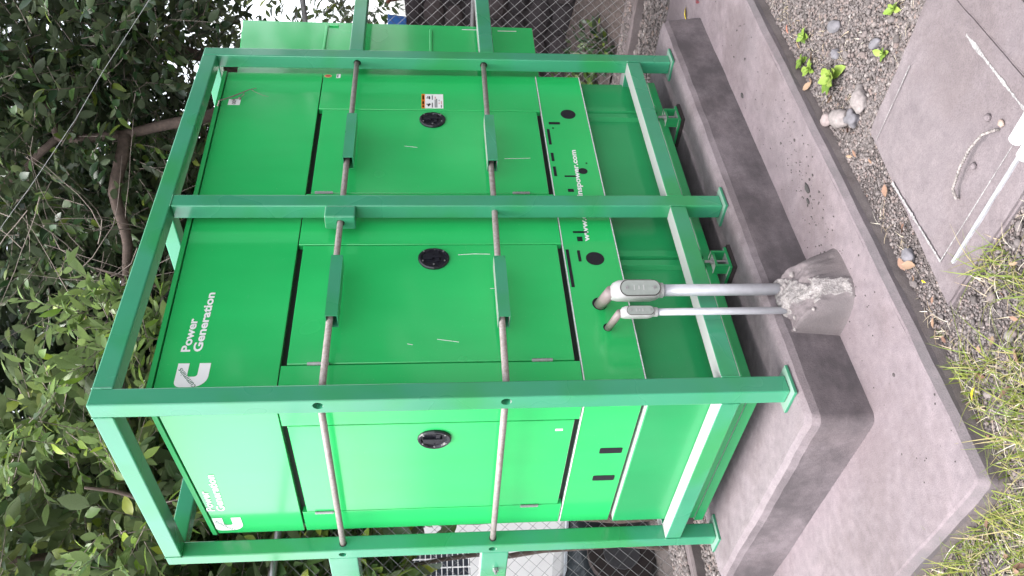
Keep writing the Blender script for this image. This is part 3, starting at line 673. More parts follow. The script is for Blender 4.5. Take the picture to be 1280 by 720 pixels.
for p_, q_, w_, nm_ in (((0.022, -0.612, -0.2793), (0.40, -0.606, -0.2793), 0.010, 'mortar_line'), ((0.58, -0.64, -0.2793), (0.585, -0.93, -0.2793), 0.0022, 'mortar_line'), ((0.02, -1.136, -0.2793), (0.40, -1.146, -0.2793), 0.009, 'worn_rim'), ((0.024, -0.615, -0.2793), (0.018, -1.13, -0.2793), 0.004, 'worn_rim')):
    obj(nm_, worn_edge(p_, q_, w_), worn_m, ch)
hd = [(0.09, -0.803, -0.2845), (0.088, -0.805, -0.2675), (0.1057, -0.8246, -0.2565), (0.1224, -0.8935, -0.2545), (0.1254, -0.9525, -0.2545), (0.1126, -1.0115, -0.2565), (0.0929, -1.041, -0.2675), (0.09, -1.045, -0.2845)]
rebar = MB().tube(hd, 0.0036, 8)
for i in range(34):
    f = i / 33 * (len(hd) - 3) + 1; k = int(f); p = V(hd[k]).lerp(V(hd[min(k + 1, len(hd) - 1)]), f - k); q = V(hd[min(k + 1, len(hd) - 1)]) - V(hd[k])
    rebar.tube([p - q.normalized() * 0.0016, p + q.normalized() * 0.0016], 0.0047, 8)
obj('handle', rebar, plain('rusty_bar', (0.25, 0.22, 0.21), 0.8, 0.1, 0.75, 110, 0.4), cov, smooth=True)
for i, (x, y, s_) in enumerate(((0.1027, -0.9112, 0.011), (0.15, -1.041, 0.012))):
    mm = stone_mesh(60 + i, s_, s_, s_ * 0.8); mm.v = [(a + x, bq + y, c_ - 0.2755) for a, bq, c_ in mm.v]; obj('lifting_eye', mm, CONC_COVER, cov, smooth=True)
mm = stone_mesh(70, 0.012, 0.010, 0.006); mm.v = [(a + 0.0939, bq + -1.0627, c_ - 0.2755) for a, bq, c_ in mm.v]
tag(obj('pebble', mm, plain('tan_stone', (0.33, 0.25, 0.21), 0.85), org=(0.0939, -1.0627, -0.270), smooth=True), 'small tan pebble lying on the cover beside the bar handle', 'pebble')
for i, (x, y, z) in enumerate(((-0.0114, -1.0824, -0.252), (-0.0507, -1.0607, -0.264))):
    m = MB().tube([(x, y, z), (x - 0.001, y - 0.004, z), (x - 0.003, y - 0.45, z)], [0.0, 0.019, 0.019], 16, cap=False)
    m = MB().tube([(x, y + 0.004, z), (x, y, z), (x - 0.001, y - 0.004, z), (x - 0.003, y - 0.45, z)], [0.010, 0.0165, 0.019, 0.019], 16)
    o = obj('pipe_offcut', m, plain('white_plastic', (0.70, 0.70, 0.70), 0.35, var=0.04), org=(x, y, z - 0.019), smooth=True)
    tag(o, ('white plastic pipe on the rim of the inspection cover', 'white plastic pipe lying just outside the inspection cover rim')[i], 'pipe')
mm = stone_mesh(80, 0.016, 0.026, 0.012, 2, 0.4); mm.v = [(a + 0.0221, bq + -1.1788, c_ - 0.262) for a, bq, c_ in mm.v]
tag(obj('plastic_scrap', mm, plain('blue_plastic', (0.08, 0.10, 0.55), 0.4), org=(0.0221, -1.1788, -0.271), smooth=True), 'crumpled blue plastic scrap near the corner of the inspection cover', 'litter')

# ------------------------------------------------------------------ gravel, stones
def in_quad(x, y, q):
    s = None
    r = np.ones_like(x, bool)
    for i in range(len(q)):
        (ax, ay), (bx_, by_) = q[i], q[(i + 1) % len(q)]
        r &= ((bx_ - ax) * (y - ay) - (by_ - ay) * (x - ax)) >= 0
    return r
SLABQ = [(-0.612, -0.405), (3.06, -0.508), (3.06, 0.9), (-0.63, 1.75)]
MANQ = [(-0.1075, -1.3163), (0.6736, -1.3458), (0.65, -0.6257), (-0.0937, -0.5322)]
b = bmesh.new(); bmesh.ops.create_icosphere(b, subdivisions=1, radius=1.0); b.verts.index_update()
ICO_V = np.array([v.co[:] for v in b.verts]); ICO_F = np.array([[v.index for v in f.verts] for f in b.faces]); b.free()
def scatter_mesh(name, pos, size, mat, flat_=0.65, parent=None):
    n = len(pos); k = len(ICO_V)
    sc = rng.uniform(0.65, 1.25, (n, 1, 3)) * size[:, None, None]; sc[:, :, 2] *= flat_
    vv = ICO_V[None] * (1 + rng.uniform(-0.24, 0.24, (n, k, 1))) * sc
    th = rng.uniform(0, 6.28, n); c, s = np.cos(th)[:, None], np.sin(th)[:, None]
    x = vv[:, :, 0] * c - vv[:, :, 1] * s; y = vv[:, :, 0] * s + vv[:, :, 1] * c
    vv = np.stack([x, y, vv[:, :, 2]], 2) + pos[:, None, :]
    ff = ICO_F[None] + (np.arange(n) * k)[:, None, None]
    me = bpy.data.meshes.new(name); me.vertices.add(n * k); me.vertices.foreach_set('co', vv.reshape(-1).astype(np.float32))
    m = n * len(ICO_F); me.loops.add(m * 3); me.polygons.add(m)
    me.loops.foreach_set('vertex_index', ff.reshape(-1).astype(np.int32)); me.polygons.foreach_set('loop_start', np.arange(0, m * 3, 3, dtype=np.int32))
    me.update(); me.validate()
    return link(name, me, mat, parent, 'stuff')
def gravel(x0, x1, y0, y1, n, smin, smax, power=2.4):
    x = rng.uniform(x0, x1, n); y = rng.uniform(y0, y1, n)
    k = ~in_quad(x, y, SLABQ) & ~in_quad(x, y, MANQ)
    x, y = x[k], y[k]; s = smin + (smax - smin) * rng.random(len(x)) ** power
    return np.stack([x, y, ZG + s * 0.25 - 0.004], 1), s
P, S_ = [], []
for a in ((0.60, 2.3, -1.7, -0.38, 60000, 0.0022, 0.0095), (2.3, 3.8, -2.0, -0.40, 7000, 0.006, 0.018), (-0.9, 0.75, -1.5, -0.38, 42000, 0.002, 0.0075), (-0.95, -0.5, -0.6, 0.9, 12000, 0.002, 0.008), (3.0, 3.9, -0.5, 2.2, 6000, 0.008, 0.02), (-0.2, 1.6, 1.75, 2.2, 5000, 0.007, 0.018), (0.6, 3.0, 1.2, 2.2, 1500, 0.010, 0.022)):
    p, s = gravel(*a); P.append(p); S_.append(s)
scatter_mesh('gravel', np.concatenate(P), np.concatenate(S_), STONE)
p = np.stack([rng.uniform(-1.0, 3.8, 9000), rng.uniform(2.30, 2.60, 9000), np.full(9000, -0.234)], 1)
p2 = np.stack([rng.uniform(3.95, 4.15, 1500), rng.uniform(-2, 2.2, 1500), np.full(1500, -0.236)], 1)
scatter_mesh('kerb_grit', np.concatenate([p, p2]), rng.uniform(0.004, 0.02, 10500), STONE)

def big_stone(x, y, sx, sy, sz, mat, label, seed, rot=0.0, rough=0.25):
    mm = stone_mesh(seed, sx, sy, sz, 3, rough); c, s = math.cos(rot), math.sin(rot)
    mm.v = [(x + a * c - bq * s, y + a * s + bq * c, ZG + sz * 0.45 + c_) for a, bq, c_ in mm.v]
    o = obj('stone', mm, mat, org=(x, y, ZG), smooth=True); tag(o, label, 'stone'); return o
GREY = plain('grey_stone', (0.16, 0.15, 0.165), 0.9, var=0.2, scale=50, bmp=0.4)
PINK = plain('pinkish_stone', (0.27, 0.22, 0.215), 0.9, var=0.2, scale=60, bmp=0.4)
big_stone(0.8606, -0.5325, 0.058, 0.034, 0.032, PALEROCK, 'large pale oval stone near the slab edge by the inspection cover', 3, 0.5)
big_stone(0.9407, -0.4699, 0.034, 0.026, 0.024, PINK, 'grey pink stone wedged between the pale oval stone and the slab', 4, 0.8)
big_stone(0.7863, -0.6625, 0.052, 0.036, 0.026, PALEROCK, 'rough pale broken stone at the corner of the inspection cover', 5, -0.5, 0.5)
big_stone(0.7843, -0.5872, 0.034, 0.030, 0.024, GREY, 'grey angular stone between the pale stones and the cover', 6, 0.2, 0.5)
big_stone(1.1607, -0.7397, 0.046, 0.024, 0.015, GREY, 'flat smooth grey stone lying alone in the gravel above the seedlings', 7, 0.6)
big_stone(1.0678, -0.6772, 0.026, 0.020, 0.018, GREY, 'rounded dark grey stone beside the largest green seedling', 8, 0.2)
big_stone(0.8449, -0.8532, 0.032, 0.016, 0.016, GREY, 'narrow grey stone beside the lone seedling near the cover', 9, 0.9)
big_stone(0.1732, -0.4904, 0.030, 0.022, 0.018, GREY, 'small grey stone in the gravel strip between slab and cover', 10, 0.4)
# pebbles one can pick apart among the gravel
spots = []
tries = 0
while len(spots) < 95 and tries < 5000:
    tries += 1
    if random.random() < 0.62: x, y = random.uniform(0.7, 2.2), random.uniform(-1.15, -0.45)
    else: x, y = random.uniform(-0.75, 0.1), random.uniform(-1.0, -0.42)
    xa, ya = np.array([x]), np.array([y])
    if in_quad(xa, ya, SLABQ)[0] or in_quad(xa, ya, MANQ)[0]: continue
    if -0.07 < x < 0.72 and y < -0.5: continue
    spots.append((x, y))
pmesh = []
for i in range(10):
    mm = stone_mesh(100 + i, 1, random.uniform(0.6, 0.9), random.uniform(0.45, 0.7), 2, 0.4); me = bpy.data.meshes.new('pebble'); me.from_pydata(mm.v, [], mm.f); me.materials.append(ROCK)
    me.polygons.foreach_set('use_smooth', [True] * len(me.polygons)); pmesh.append(me)
for x, y in spots:
    o = bpy.data.objects.new('pebble', random.choice(pmesh)); COL.objects.link(o); s = random.uniform(0.008, 0.018)
    o.scale = (s, s, s); o.rotation_euler = (random.uniform(-.3, .3), random.uniform(-.3, .3), random.random() * 6.28); o.location = (x, y, ZG + s * 0.3)
    tag(o, 'larger rounded pebble lying loose among the finer gravel', 'pebble', 'larger pebbles among the gravel')

# ------------------------------------------------------------------ leaves (shared shapes) and plants
def leaf_template(fold=0.16, droop=0.18, wid=0.24):
    # unit leaf along +Y, normal +Z, folded at the midrib
    ys = [0.0, 0.22, 0.5, 0.78, 1.0]; ws = [0.02, 0.75, 1.0, 0.62, 0.0]
    vs = []; fs = []
    for y, w_ in zip(ys, ws):
        z = -droop * y * y; vs += [(-w_ * wid, y, z + fold * w_ * wid), (0, y, z), (w_ * wid, y, z + fold * w_ * wid)]
    for i in range(4):
        a = i * 3; fs += [(a, a + 1, a + 4, a + 3), (a + 1, a + 2, a + 5, a + 4)]
    return np.array(vs), fs
LT_V, LT_F = leaf_template()
def leaf_mesh_single(mat, wid=0.24, fold=0.16, droop=0.18):
    v, f = leaf_template(fold, droop, wid); me = bpy.data.meshes.new('leaf'); me.from_pydata([tuple(x) for x in v], [], f); me.materials.append(mat)
    me.polygons.foreach_set('use_smooth', [True] * len(me.polygons)); return me
def leaves_joined(name, mats4, mat, parent, wid=0.24, fold=0.16, droop=0.18):
    # mats4: (n,3,4) transforms -> one mesh, four quads... eight faces a leaf
    tv, tf = leaf_template(fold, droop, wid); n = len(mats4); k = len(tv)
    hv = np.concatenate([tv, np.ones((k, 1))], 1)
    vv = np.einsum('nij,kj->nki', mats4, hv)
    f = np.array(tf); ff = f[None] + (np.arange(n) * k)[:, None, None]
    me = bpy.data.meshes.new(name); me.vertices.add(n * k); me.vertices.foreach_set('co', vv.reshape(-1).astype(np.float32))
    m = n * len(f); me.loops.add(m * 4); me.polygons.add(m)
    me.loops.foreach_set('vertex_index', ff.reshape(-1).astype(np.int32)); me.polygons.foreach_set('loop_start', np.arange(0, m * 4, 4, dtype=np.int32))
    me.polygons.foreach_set('use_smooth', np.ones(m, bool)); me.update(); me.validate()
    return link(name, me, mat, parent, 'stuff')
def frames(pos, dirs, size, rng, up=None, tilt=0.6):
    # build leaf transforms: leaf points along dirs, face roughly skywards
    n = len(pos); d = dirs / np.linalg.norm(dirs, axis=1, keepdims=True)
    u = np.tile(np.array([[0, 0, 1.0]]), (n, 1)) + rng.normal(0, tilt, (n, 3))
    u -= d * (u * d).sum(1, keepdims=True); u /= np.linalg.norm(u, axis=1, keepdims=True)
    s = np.cross(d, u)
    M = np.stack([s, d, u], 2) * size[:, None, None]
    return np.concatenate([M, pos[:, :, None]], 2)
CAMP = np.array(CPOS); CR, CU, CF = np.array(RX), np.array(UP), np.array(FW)
def view_px(p):
    q = p - CAMP; dep = q @ CF; u = 1051 * (q @ CR) / np.maximum(dep, 0.05); v = 1051 * (q @ CU) / np.maximum(dep, 0.05)
    inside = (dep > 0.3) & (np.abs(u) < 372) & (np.abs(v) < 655)
    return dep, inside
def tree(name, label, cat, base, limbs, blobs, nspray, leaf, wid, mats, nsingle, group=None, spray_len=0.32, per=9, trunk_r=0.09, dead=0, keep_dens=0.0, fold=0.2, zmin=-0.2):
    t = thing(name, label, cat, base, group); off = np.array(base)
    tr = MB()
    for pts, r0, r1 in limbs:
        pts = [V(p) for p in pts]; dense = []
        for i in range(len(pts) - 1):
            for k in range(4): q = pts[i].lerp(pts[i + 1], k / 4); dense.append(q + noise.noise_vector(q * 2.3) * 0.06)
        dense.append(pts[-1]); n = len(dense)
        tr.tube(dense, [r0 + (r1 - r0) * i / (n - 1) for i in range(n)], 8)
    obj('trunk', tr, BARK, t, smooth=True)
    # sprays of leaves spread through several clumps
    pos, dirs, tw = [], [], MB()
    bw_ = np.array([b_[4] for b_ in blobs], float); bw_ /= bw_.sum()
    which = rng.choice(len(blobs), nspray, p=bw_)
    for k in which:
        c, rx, ry, rz, _ = blobs[k]
        v = rng.normal(size=3); v /= np.linalg.norm(v); v *= rng.random() ** 0.40
        o = np.array(c) + v * np.array([rx, ry, rz])
        nn = noise.noise(V(o) * 1.5) + 0.5 * noise.noise(V(o) * 3.7)
        if nn < keep_dens - 0.25: continue
        d = v * 0.9 + rng.normal(0, 0.55, 3) + np.array([0, 0, 0.05]); d /= np.linalg.norm(d)
        ln = spray_len * rng.uniform(0.6, 1.3); side = np.cross(d, [0, 0, 1.0]); side /= (np.linalg.norm(side) + 1e-6); upv = np.cross(side, d)
        m = int(per * rng.uniform(0.7, 1.3))
        if o[2] < zmin: continue
        tw.tube([o, o + d * ln * 0.55 + upv * -0.01, o + d * ln], [0.004, 0.003, 0.0015], 3, cap=False)
        for i in range(m):
            f = (i + 0.6) / m; sg = 1 if i % 2 else -1
            p = o + d * ln * f
            dd = d * 0.55 + side * sg * 0.75 * (1.05 - 0.6 * f) + upv * rng.normal(0.05, 0.25) + rng.normal(0, 0.18, 3)
            pos.append(p); dirs.append(dd)
    pos = np.array(pos); dirs = np.array(dirs); size = leaf * rng.uniform(0.6, 1.2, len(pos))
    F = frames(pos, dirs, size, rng)
    dep, ins = view_px(pos)
    score = np.where(ins, size / dep, 0); order = np.argsort(-score)
    # single leaves: the ones that show largest, thinned so they are spread over the crown
    pick = order[: nsingle * 2: 2] if nsingle else order[:0]
    rest = np.setdiff1d(np.arange(len(pos)), pick)
    R = F[rest].copy(); R[:, :, 3] -= off
    leaves_joined('foliage', R, mats[0], t, wid, fold)
    if nsingle:
        me = leaf_mesh_single(mats[1], wid, fold)
        for i in pick:
            lo = bpy.data.objects.new('leaf', me); COL.objects.link(lo); lo.parent = t
            m = Matrix.Identity(4)
            for r in range(3):
                for c in range(4): m[r][c] = F[i, r, c]
                m[r][3] -= off[r]
            lo.matrix_local = m
    o = obj('twigs', tw, TWIG, t); o['kind'] = 'stuff'
    if dead:
        dm = MB()
        c, r = dead
        for i in range(30):
            a = np.array(c) + rng.normal(0, 0.35, 3) * np.array([r, r, r]); d = rng.normal(0, 1, 3); d[2] -= 0.3; d /= np.linalg.norm(d); cur = rng.normal(0, 0.9, 3)
            pts = [a]
            for s in range(7): d = d + cur * 0.12 + rng.normal(0, 0.12, 3); d /= np.linalg.norm(d); pts.append(pts[-1] + d * 0.13)
            dm.tube(pts, [0.0034 - 0.0003 * s for s in range(len(pts))], 4, cap=False)
        o = obj('dead_branches', dm, TWIG, t); o['kind'] = 'stuff'
    return t
tree('shade_tree', 'tall dark shade tree with crooked bare limbs above the far end of the cage', 'tree', (4.85, 2.2, ZG),
     [([(4.85, 2.2, ZG), (4.7, 2.0, 1.2), (4.35, 1.75, 2.3), (3.75, 1.45, 2.75), (3.50, 1.38, 2.99), (3.43, 1.46, 3.42), (3.44, 1.52, 3.9), (3.7, 1.29, 4.02), (3.92, 1.09, 4.10)], 0.060, 0.020),
      ([(3.43, 1.46, 3.42), (3.15, 1.74, 3.46), (2.9, 2.05, 3.42), (2.7, 2.4, 3.5)], 0.052, 0.030), ([(3.44, 1.52, 3.9), (3.3, 1.9, 4.4), (3.1, 2.2, 5.0)], 0.03, 0.012),
      ([(4.35, 1.75, 2.3), (4.6, 1.5, 3.3), (4.7, 1.2, 4.4)], 0.06, 0.02)],
     [((3.9, 1.9, 4.1), 1.1, 1.2, 0.9, 3.2), ((4.3, 1.2, 3.7), 0.9, 0.8, 0.9, 2.2), ((4.3, 2.8, 4.3), 1.2, 1.2, 1.1, 3), ((4.5, 2.3, 3.2), 1.0, 1.2, 0.7, 2.5), ((5.2, 1.6, 4.4), 1.2, 1.2, 1.2, 2.0), ((3.6, 1.2, 4.6), 0.8, 0.8, 0.5, 1.0)],
     2700, 0.115, 0.23, (L_DARK, LO_DARK), 240, spray_len=0.30, per=9)
tree('broadleaf_tree', 'leafy tree with large light green leaves hanging behind the left post', 'tree', (1.55, 3.7, -0.80),
     [([(1.55, 3.7, -0.80), (1.5, 3.65, 1.5), (1.35, 3.5, 2.4), (1.2, 3.4, 3.4), (1.1, 3.3, 4.3)], 0.08, 0.02), ([(1.35, 3.5, 2.4), (1.9, 3.3, 3.2), (2.2, 3.2, 3.8)], 0.04, 0.012)],
     [((1.3, 3.4, 3.3), 0.95, 0.75, 0.9, 3), ((0.85, 3.1, 2.2), 0.7, 0.55, 0.8, 2.2), ((1.9, 3.4, 3.7), 0.9, 0.8, 0.9, 2.4), ((0.75, 3.0, 2.9), 0.5, 0.4, 0.6, 1.0), ((1.0, 3.3, 4.4), 0.8, 0.8, 0.6, 1.0), ((1.7, 3.2, 2.5), 0.5, 0.5, 0.5, 1.0)],
     950, 0.165, 0.27, (L_MID, LO_MID), 290, spray_len=0.40, per=9)
tree('young_citrus_tree', 'young tree with bright fresh leaf sprays and tangled dead twigs above the middle post', 'tree', (2.75, 3.2, -0.62),
     [([(2.75, 3.2, -0.62), (2.7, 3.15, 1.5), (2.6, 2.9, 2.3), (2.4, 2.4, 2.9), (2.2, 2.0, 3.15)], 0.05, 0.010), ([(2.6, 2.9, 2.3), (2.75, 2.4, 3.0), (2.7, 2.1, 3.6)], 0.025, 0.008)],
     [((2.08, 1.90, 3.12), 0.26, 0.25, 0.20, 2), ((2.30, 1.95, 3.36), 0.25, 0.25, 0.16, 1.3), ((2.15, 2.0, 2.85), 0.40, 0.3, 0.2, 1.2), ((1.75, 1.95, 2.95), 0.25, 0.2, 0.2, 1.0)],
     95, 0.135, 0.17, (L_FRESH, LO_FRESH), 200, spray_len=0.40, per=15, dead=((2.60, 1.95, 3.68), 0.62))
tree('lime_leafed_tree', 'lime-green leafed tree with narrow glossy leaves above the left end of the cage', 'tree', (1.25, 2.9, -0.62),
     [([(1.25, 2.9, -0.62), (1.25, 2.88, 1.6), (1.2, 2.6, 2.6), (1.02, 2.4, 3.0), (1.05, 2.28, 3.3)], 0.035, 0.008)],
     [((1.40, 2.15, 3.62), 0.30, 0.28, 0.26, 1.6), ((1.0, 2.25, 3.25), 0.34, 0.25, 0.25, 2), ((0.85, 2.2, 2.95), 0.22, 0.2, 0.22, 1.2), ((0.95, 2.55, 3.8), 0.35, 0.3, 0.3, 0.8)],
     80, 0.115, 0.20, (L_FRESH, LO_FRESH), 200, spray_len=0.34, per=11)
tree('evergreen_tree', 'dense dark evergreen tree filling the background behind the young citrus', 'tree', (3.9, 5.2, -0.80),
     [([(3.9, 5.2, -0.80), (3.8, 5.1, 2.0), (3.6, 5.0, 4.5)], 0.12, 0.04)],
     [((3.6, 4.9, 3.6), 1.7, 1.3, 1.3, 3), ((2.6, 5.0, 4.4), 1.3, 1.2, 1.2, 2.2), ((4.6, 4.0, 3.3), 1.2, 1.2, 1.1, 2), ((3.3, 4.8, 2.0), 1.3, 1.0, 0.9, 1.5), ((3.6, 4.9, 5.6), 1.6, 1.3, 1.0, 2), ((4.95, 4.2, 5.0), 1.3, 1.2, 0.9, 1.5), ((5.6, 4.0, 5.6), 1.0, 1.0, 0.8, 1.2)],
     3300, 0.19, 0.25, (L_DEEP, LO_DARK), 120, spray_len=0.42, per=10)
tree('roadside_tree', 'thin-crowned tree with sky showing through beside the far fence', 'tree', (6.6, 1.5, ZG),
     [([(6.6, 1.5, ZG), (6.5, 1.5, 1.5), (6.4, 1.6, 3.0), (6.2, 1.8, 4.2)], 0.09, 0.03)],
     [((6.5, 2.1, 1.85), 0.45, 0.6, 0.40, 0.9), ((6.2, 1.7, 2.6), 0.9, 1.0, 0.6, 1.2), ((6.1, 2.0, 3.9), 1.0, 1.2, 1.0, 1.5)],
     430, 0.11, 0.24, (L_MID, LO_MID), 60, spray_len=0.40, per=9)
tree('hedge_shrub', 'grey-green shrub pressing against the fence left of the generator', 'shrub', (0.9, 3.05, -0.62),
     [([(0.9, 3.05, -0.62), (0.9, 3.0, 0.5), (0.8, 2.95, 1.4)], 0.03, 0.012)],
     [((0.85, 2.90, 1.85), 0.5, 0.22, 0.36, 2), ((1.2, 3.0, 1.8), 0.4, 0.25, 0.4, 1.2)],
     200, 0.13, 0.28, (L_MID, LO_MID), 150, spray_len=0.30, per=8)
for tx, ty, tz, tl in ((5.6, -4.2, 4.6, 'nearer of the shade trees at the right-hand edge of the yard'), (8.5, -6.5, 5.2, 'further of the shade trees at the right-hand edge of the yard'), (3.2, -8.0, 4.8, 'shade tree behind the photographer on the right')):
    tree('yard_tree', tl, 'tree', (tx, ty, ZG), [([(tx, ty, ZG), (tx, ty + 0.1, 2.0), (tx + 0.2, ty, 4.5)], 0.14, 0.05)],
         [((tx, ty, tz), 2.3, 2.3, 2.0, 3), ((tx + 0.8, ty - 0.8, tz - 2.2), 2.0, 2.0, 1.3, 2)], 700, 0.36, 0.28, (L_DEEP, LO_DARK), 0, spray_len=0.9, per=9)
# seedlings in the gravel
def seedling(x, y, n, ln, label, seed):
    t = thing('seedling', label, 'plant', (x, y, ZG), 'seedlings in the gravel'); r = np.random.default_rng(seed)
    me = leaf_mesh_single(SEEDL, 0.30, 0.25, 0.22)
    obj('stem', MB().tube([(x, y, ZG - 0.005), (x + 0.004, y, ZG + ln * 0.5)], 0.002, 6), L_FRESH, t)
    for i in range(n):
        a = (0.82 if i % 2 else 3.96) + r.normal(0, 0.62); el = r.uniform(0.0, 0.7); s = ln * r.uniform(0.6, 1.15)
        d = V((math.cos(a) * math.cos(el), math.sin(a) * math.cos(el), math.sin(el))); u = V((0, 0, 1)); u = (u - d * u.dot(d)).normalized(); sd = d.cross(u)
        lo = bpy.data.objects.new('leaf', me); COL.objects.link(lo); lo.parent = t
        m = Matrix.Identity(4)
        for q, c in enumerate((sd, d, u)):
            for k in range(3): m[k][q] = c[k] * s
        m[2][3] = ln * r.uniform(0.12, 0.32); lo.matrix_local = m
seedling(1.0141, -0.6136, 16, 0.082, 'largest bright green seedling in the gravel, beside the slab', 1)
seedling(1.3025, -0.5002, 9, 0.042, 'small seedling nearest the slab edge, left of the largest one', 2)
seedling(1.2194, -0.5159, 10, 0.046, 'middle-sized seedling between the slab edge and the largest seedling', 3)
seedling(1.3572, -0.5853, 9, 0.042, 'pale small seedling standing furthest back in the row', 4)
seedling(0.7687, -0.859, 8, 0.038, 'lone seedling close to the inspection cover', 5)
seedling(0.8185, -0.9959, 9, 0.036, 'dull low seedling right at the edge of the inspection surround', 6)
# weeds by the far wall
for i, (x, y, s, c_) in enumerate(((4.62, 2.02, 0.13, 0), (4.75, 1.92, 0.24, 1), (4.5, 1.35, 0.22, 2))):
    t = thing('garden_plant', ('small red-leaved plant behind the far fence', 'yellow-green leafy plant behind the far fence by the plenum', 'small dark weed at the foot of the far fence')[i], 'plant', (x, y, ZG))
    n = 130; v = rng.normal(size=(n, 3)); v[:, 2] = np.abs(v[:, 2]); v /= np.linalg.norm(v, axis=1, keepdims=True)
    pos = v * rng.uniform(0.2, 1, (n, 1)) * np.array([s, s, s * 2.0]) + np.array([0, 0, s * 0.2]); F = frames(pos, v + rng.normal(0, .4, (n, 3)), 0.09 * rng.uniform(.6, 1.2, n), rng)
    leaves_joined('foliage', F, (plain('red_leaf', (0.22, 0.04, 0.04), 0.5), L_FRESH, L_DARK)[i], t)
    obj('stem', MB().tube([(x, y, ZG - 0.01), (x, y, ZG + s)], 0.006, 6), BARK, t)

# ------------------------------------------------------------------ grass and litter on the near ground
def blades(name, x, y, z, h, wd, mat, lean=0.8, seg=4):
    n = len(x); th = rng.uniform(0, 6.28, n); ln = rng.uniform(0.2, lean, n) * h; d = np.stack([np.cos(th), np.sin(th)], 1); s = np.stack([-d[:, 1], d[:, 0]], 1)
    V_ = np.zeros((n, (seg + 1) * 2, 3))
    for i in range(seg + 1):
        f = i / seg; off = ln * f ** 1.8; zz = z + h * (f - 0.25 * f * f * (ln / h)); w_ = wd * (1 - f ** 1.5) + 0.0002
        for k, sg in ((0, -1), (1, 1)):
            V_[:, i * 2 + k, 0] = x + d[:, 0] * off + s[:, 0] * w_ * sg; V_[:, i * 2 + k, 1] = y + d[:, 1] * off + s[:, 1] * w_ * sg; V_[:, i * 2 + k, 2] = zz
    f = np.array([(2 * i, 2 * i + 1, 2 * i + 3, 2 * i + 2) for i in range(seg)]); k = (seg + 1) * 2
    ff = f[None] + (np.arange(n) * k)[:, None, None]; m = n * seg
    me = bpy.data.meshes.new(name); me.vertices.add(n * k); me.vertices.foreach_set('co', V_.reshape(-1).astype(np.float32)); me.loops.add(m * 4); me.polygons.add(m)
    me.loops.foreach_set('vertex_index', ff.reshape(-1).astype(np.int32)); me.polygons.foreach_set('loop_start', np.arange(0, m * 4, 4, dtype=np.int32)); me.update(); me.validate()
    return link(name, me, mat, None, 'stuff')
def grass_pts(n, x0, x1, y0, y1, dens):
    x = rng.uniform(x0, x1, n); y = rng.uniform(y0, y1, n)
    k = ~in_quad(x, y, SLABQ) & ~in_quad(x, y, MANQ)
    nv = np.array([noise.noise(V((a * 6, b_ * 6, 3))) + 0.6 * noise.noise(V((a * 17, b_ * 17, 8))) for a, b_ in zip(x, y)])
    dd = dens(x, y); k &= (nv > 0.55 - dd)
    return x[k], y[k]
x, y = grass_pts(24000, -1.3, 0.25, -1.1, 1.5, lambda x, y: np.clip(0.20 + (-0.12 - x) * 1.1, -0.35, 0.80))
n = len(x); blades('grass', x, y, np.full(n, ZG - 0.004), 0.014 + 0.10 * rng.random(n) ** 2.0, rng.uniform(0.0008, 0.0026, n), GRASS, 2.2)
x, y = grass_pts(12000, -1.2, 0.6, -1.0, 1.4, lambda x, y: np.clip(0.40 + (-0.1 - x) * 0.6, 0, 0.75))
n = len(x); blades('dry_grass', x, y, np.full(n, ZG + 0.004), rng.uniform(0.012, 0.035, n), rng.uniform(0.0006, 0.0016, n), STRAW, 3.5)
x, y = grass_pts(1400, 0.7, 2.2, -1.2, -0.5, lambda x, y: x * 0 + 0.3)
n = len(x); blades('straw_litter', x, y, np.full(n, ZG + 0.004), rng.uniform(0.008, 0.018, n), rng.uniform(0.0006, 0.0014, n), STRAW, 3.5)
dl = leaf_mesh_single(DRYLEAF, 0.28, 0.5, -0.3)
for i in range(190):
    x_, y_ = random.uniform(-0.95, 0.45), random.uniform(-0.85, 0.9)
    if i > 178: x_, y_ = random.uniform(0.5, 1.6), random.uniform(-0.56, -0.49)
    xa, ya = np.array([x_]), np.array([y_])
    if in_quad(xa, ya, SLABQ)[0] or in_quad(xa, ya, MANQ)[0]: continue
    o = bpy.data.objects.new('dry_leaf', dl); COL.objects.link(o); s = random.uniform(0.02, 0.055); o.scale = (s, s, s)
    o.location = (x_, y_, ZG + 0.012); o.rotation_euler = (random.uniform(-.5, .5), random.uniform(-.5, .5), random.random() * 6.28)
    tag(o, 'curled brown fallen leaf lying among grass and gravel', 'leaf', 'fallen leaves along the slab')
def lone_leaf(x, y, z, s, mat, label, rz=0.0, wid=0.25):
    me = leaf_mesh_single(mat, wid, 0.4, 0.25); o = bpy.data.objects.new('fallen_leaf', me); COL.objects.link(o); o.location = (x, y, z); o.scale = (s, s, s); o.rotation_euler = (0.2, 0.2, rz); tag(o, label, 'leaf')
lone_leaf(-0.3567, -0.4963, ZG + 0.035, 0.040, YELLOW, 'bright yellow leaf curled in the grass near the slab', 0.5, 0.14)
lone_leaf(0.0608, -0.4934, ZG + 0.012, 0.024, YELLOW, 'tiny yellow-green leaf in the gravel strip beside the cover corner', 2.0, 0.14)
lone_leaf(1.5274, -0.5452, ZG + 0.016, 0.045, plain('russet_leaf', (0.40, 0.15, 0.10), 0.7), 'russet leaf lying against the slab edge near the far seedlings', 0.9)
lone_leaf(2.72, 0.02, -0.222, 0.09, YELLOW, 'yellow leaf lying on the slab beyond the end of the plinth', 0.8, 0.16)
lone_leaf(2.58, -0.09, -0.222, 0.07, plain('wine_leaf', (0.16, 0.03, 0.04), 0.6), 'dark red leaf lying on the slab beyond the end of the plinth', 1.9, 0.16)
lone_leaf(0.3667, -1.3163, -0.279, 0.040, DRYLEAF, 'brown leaf on the surround past the inspection cover', 0.4, 0.3)
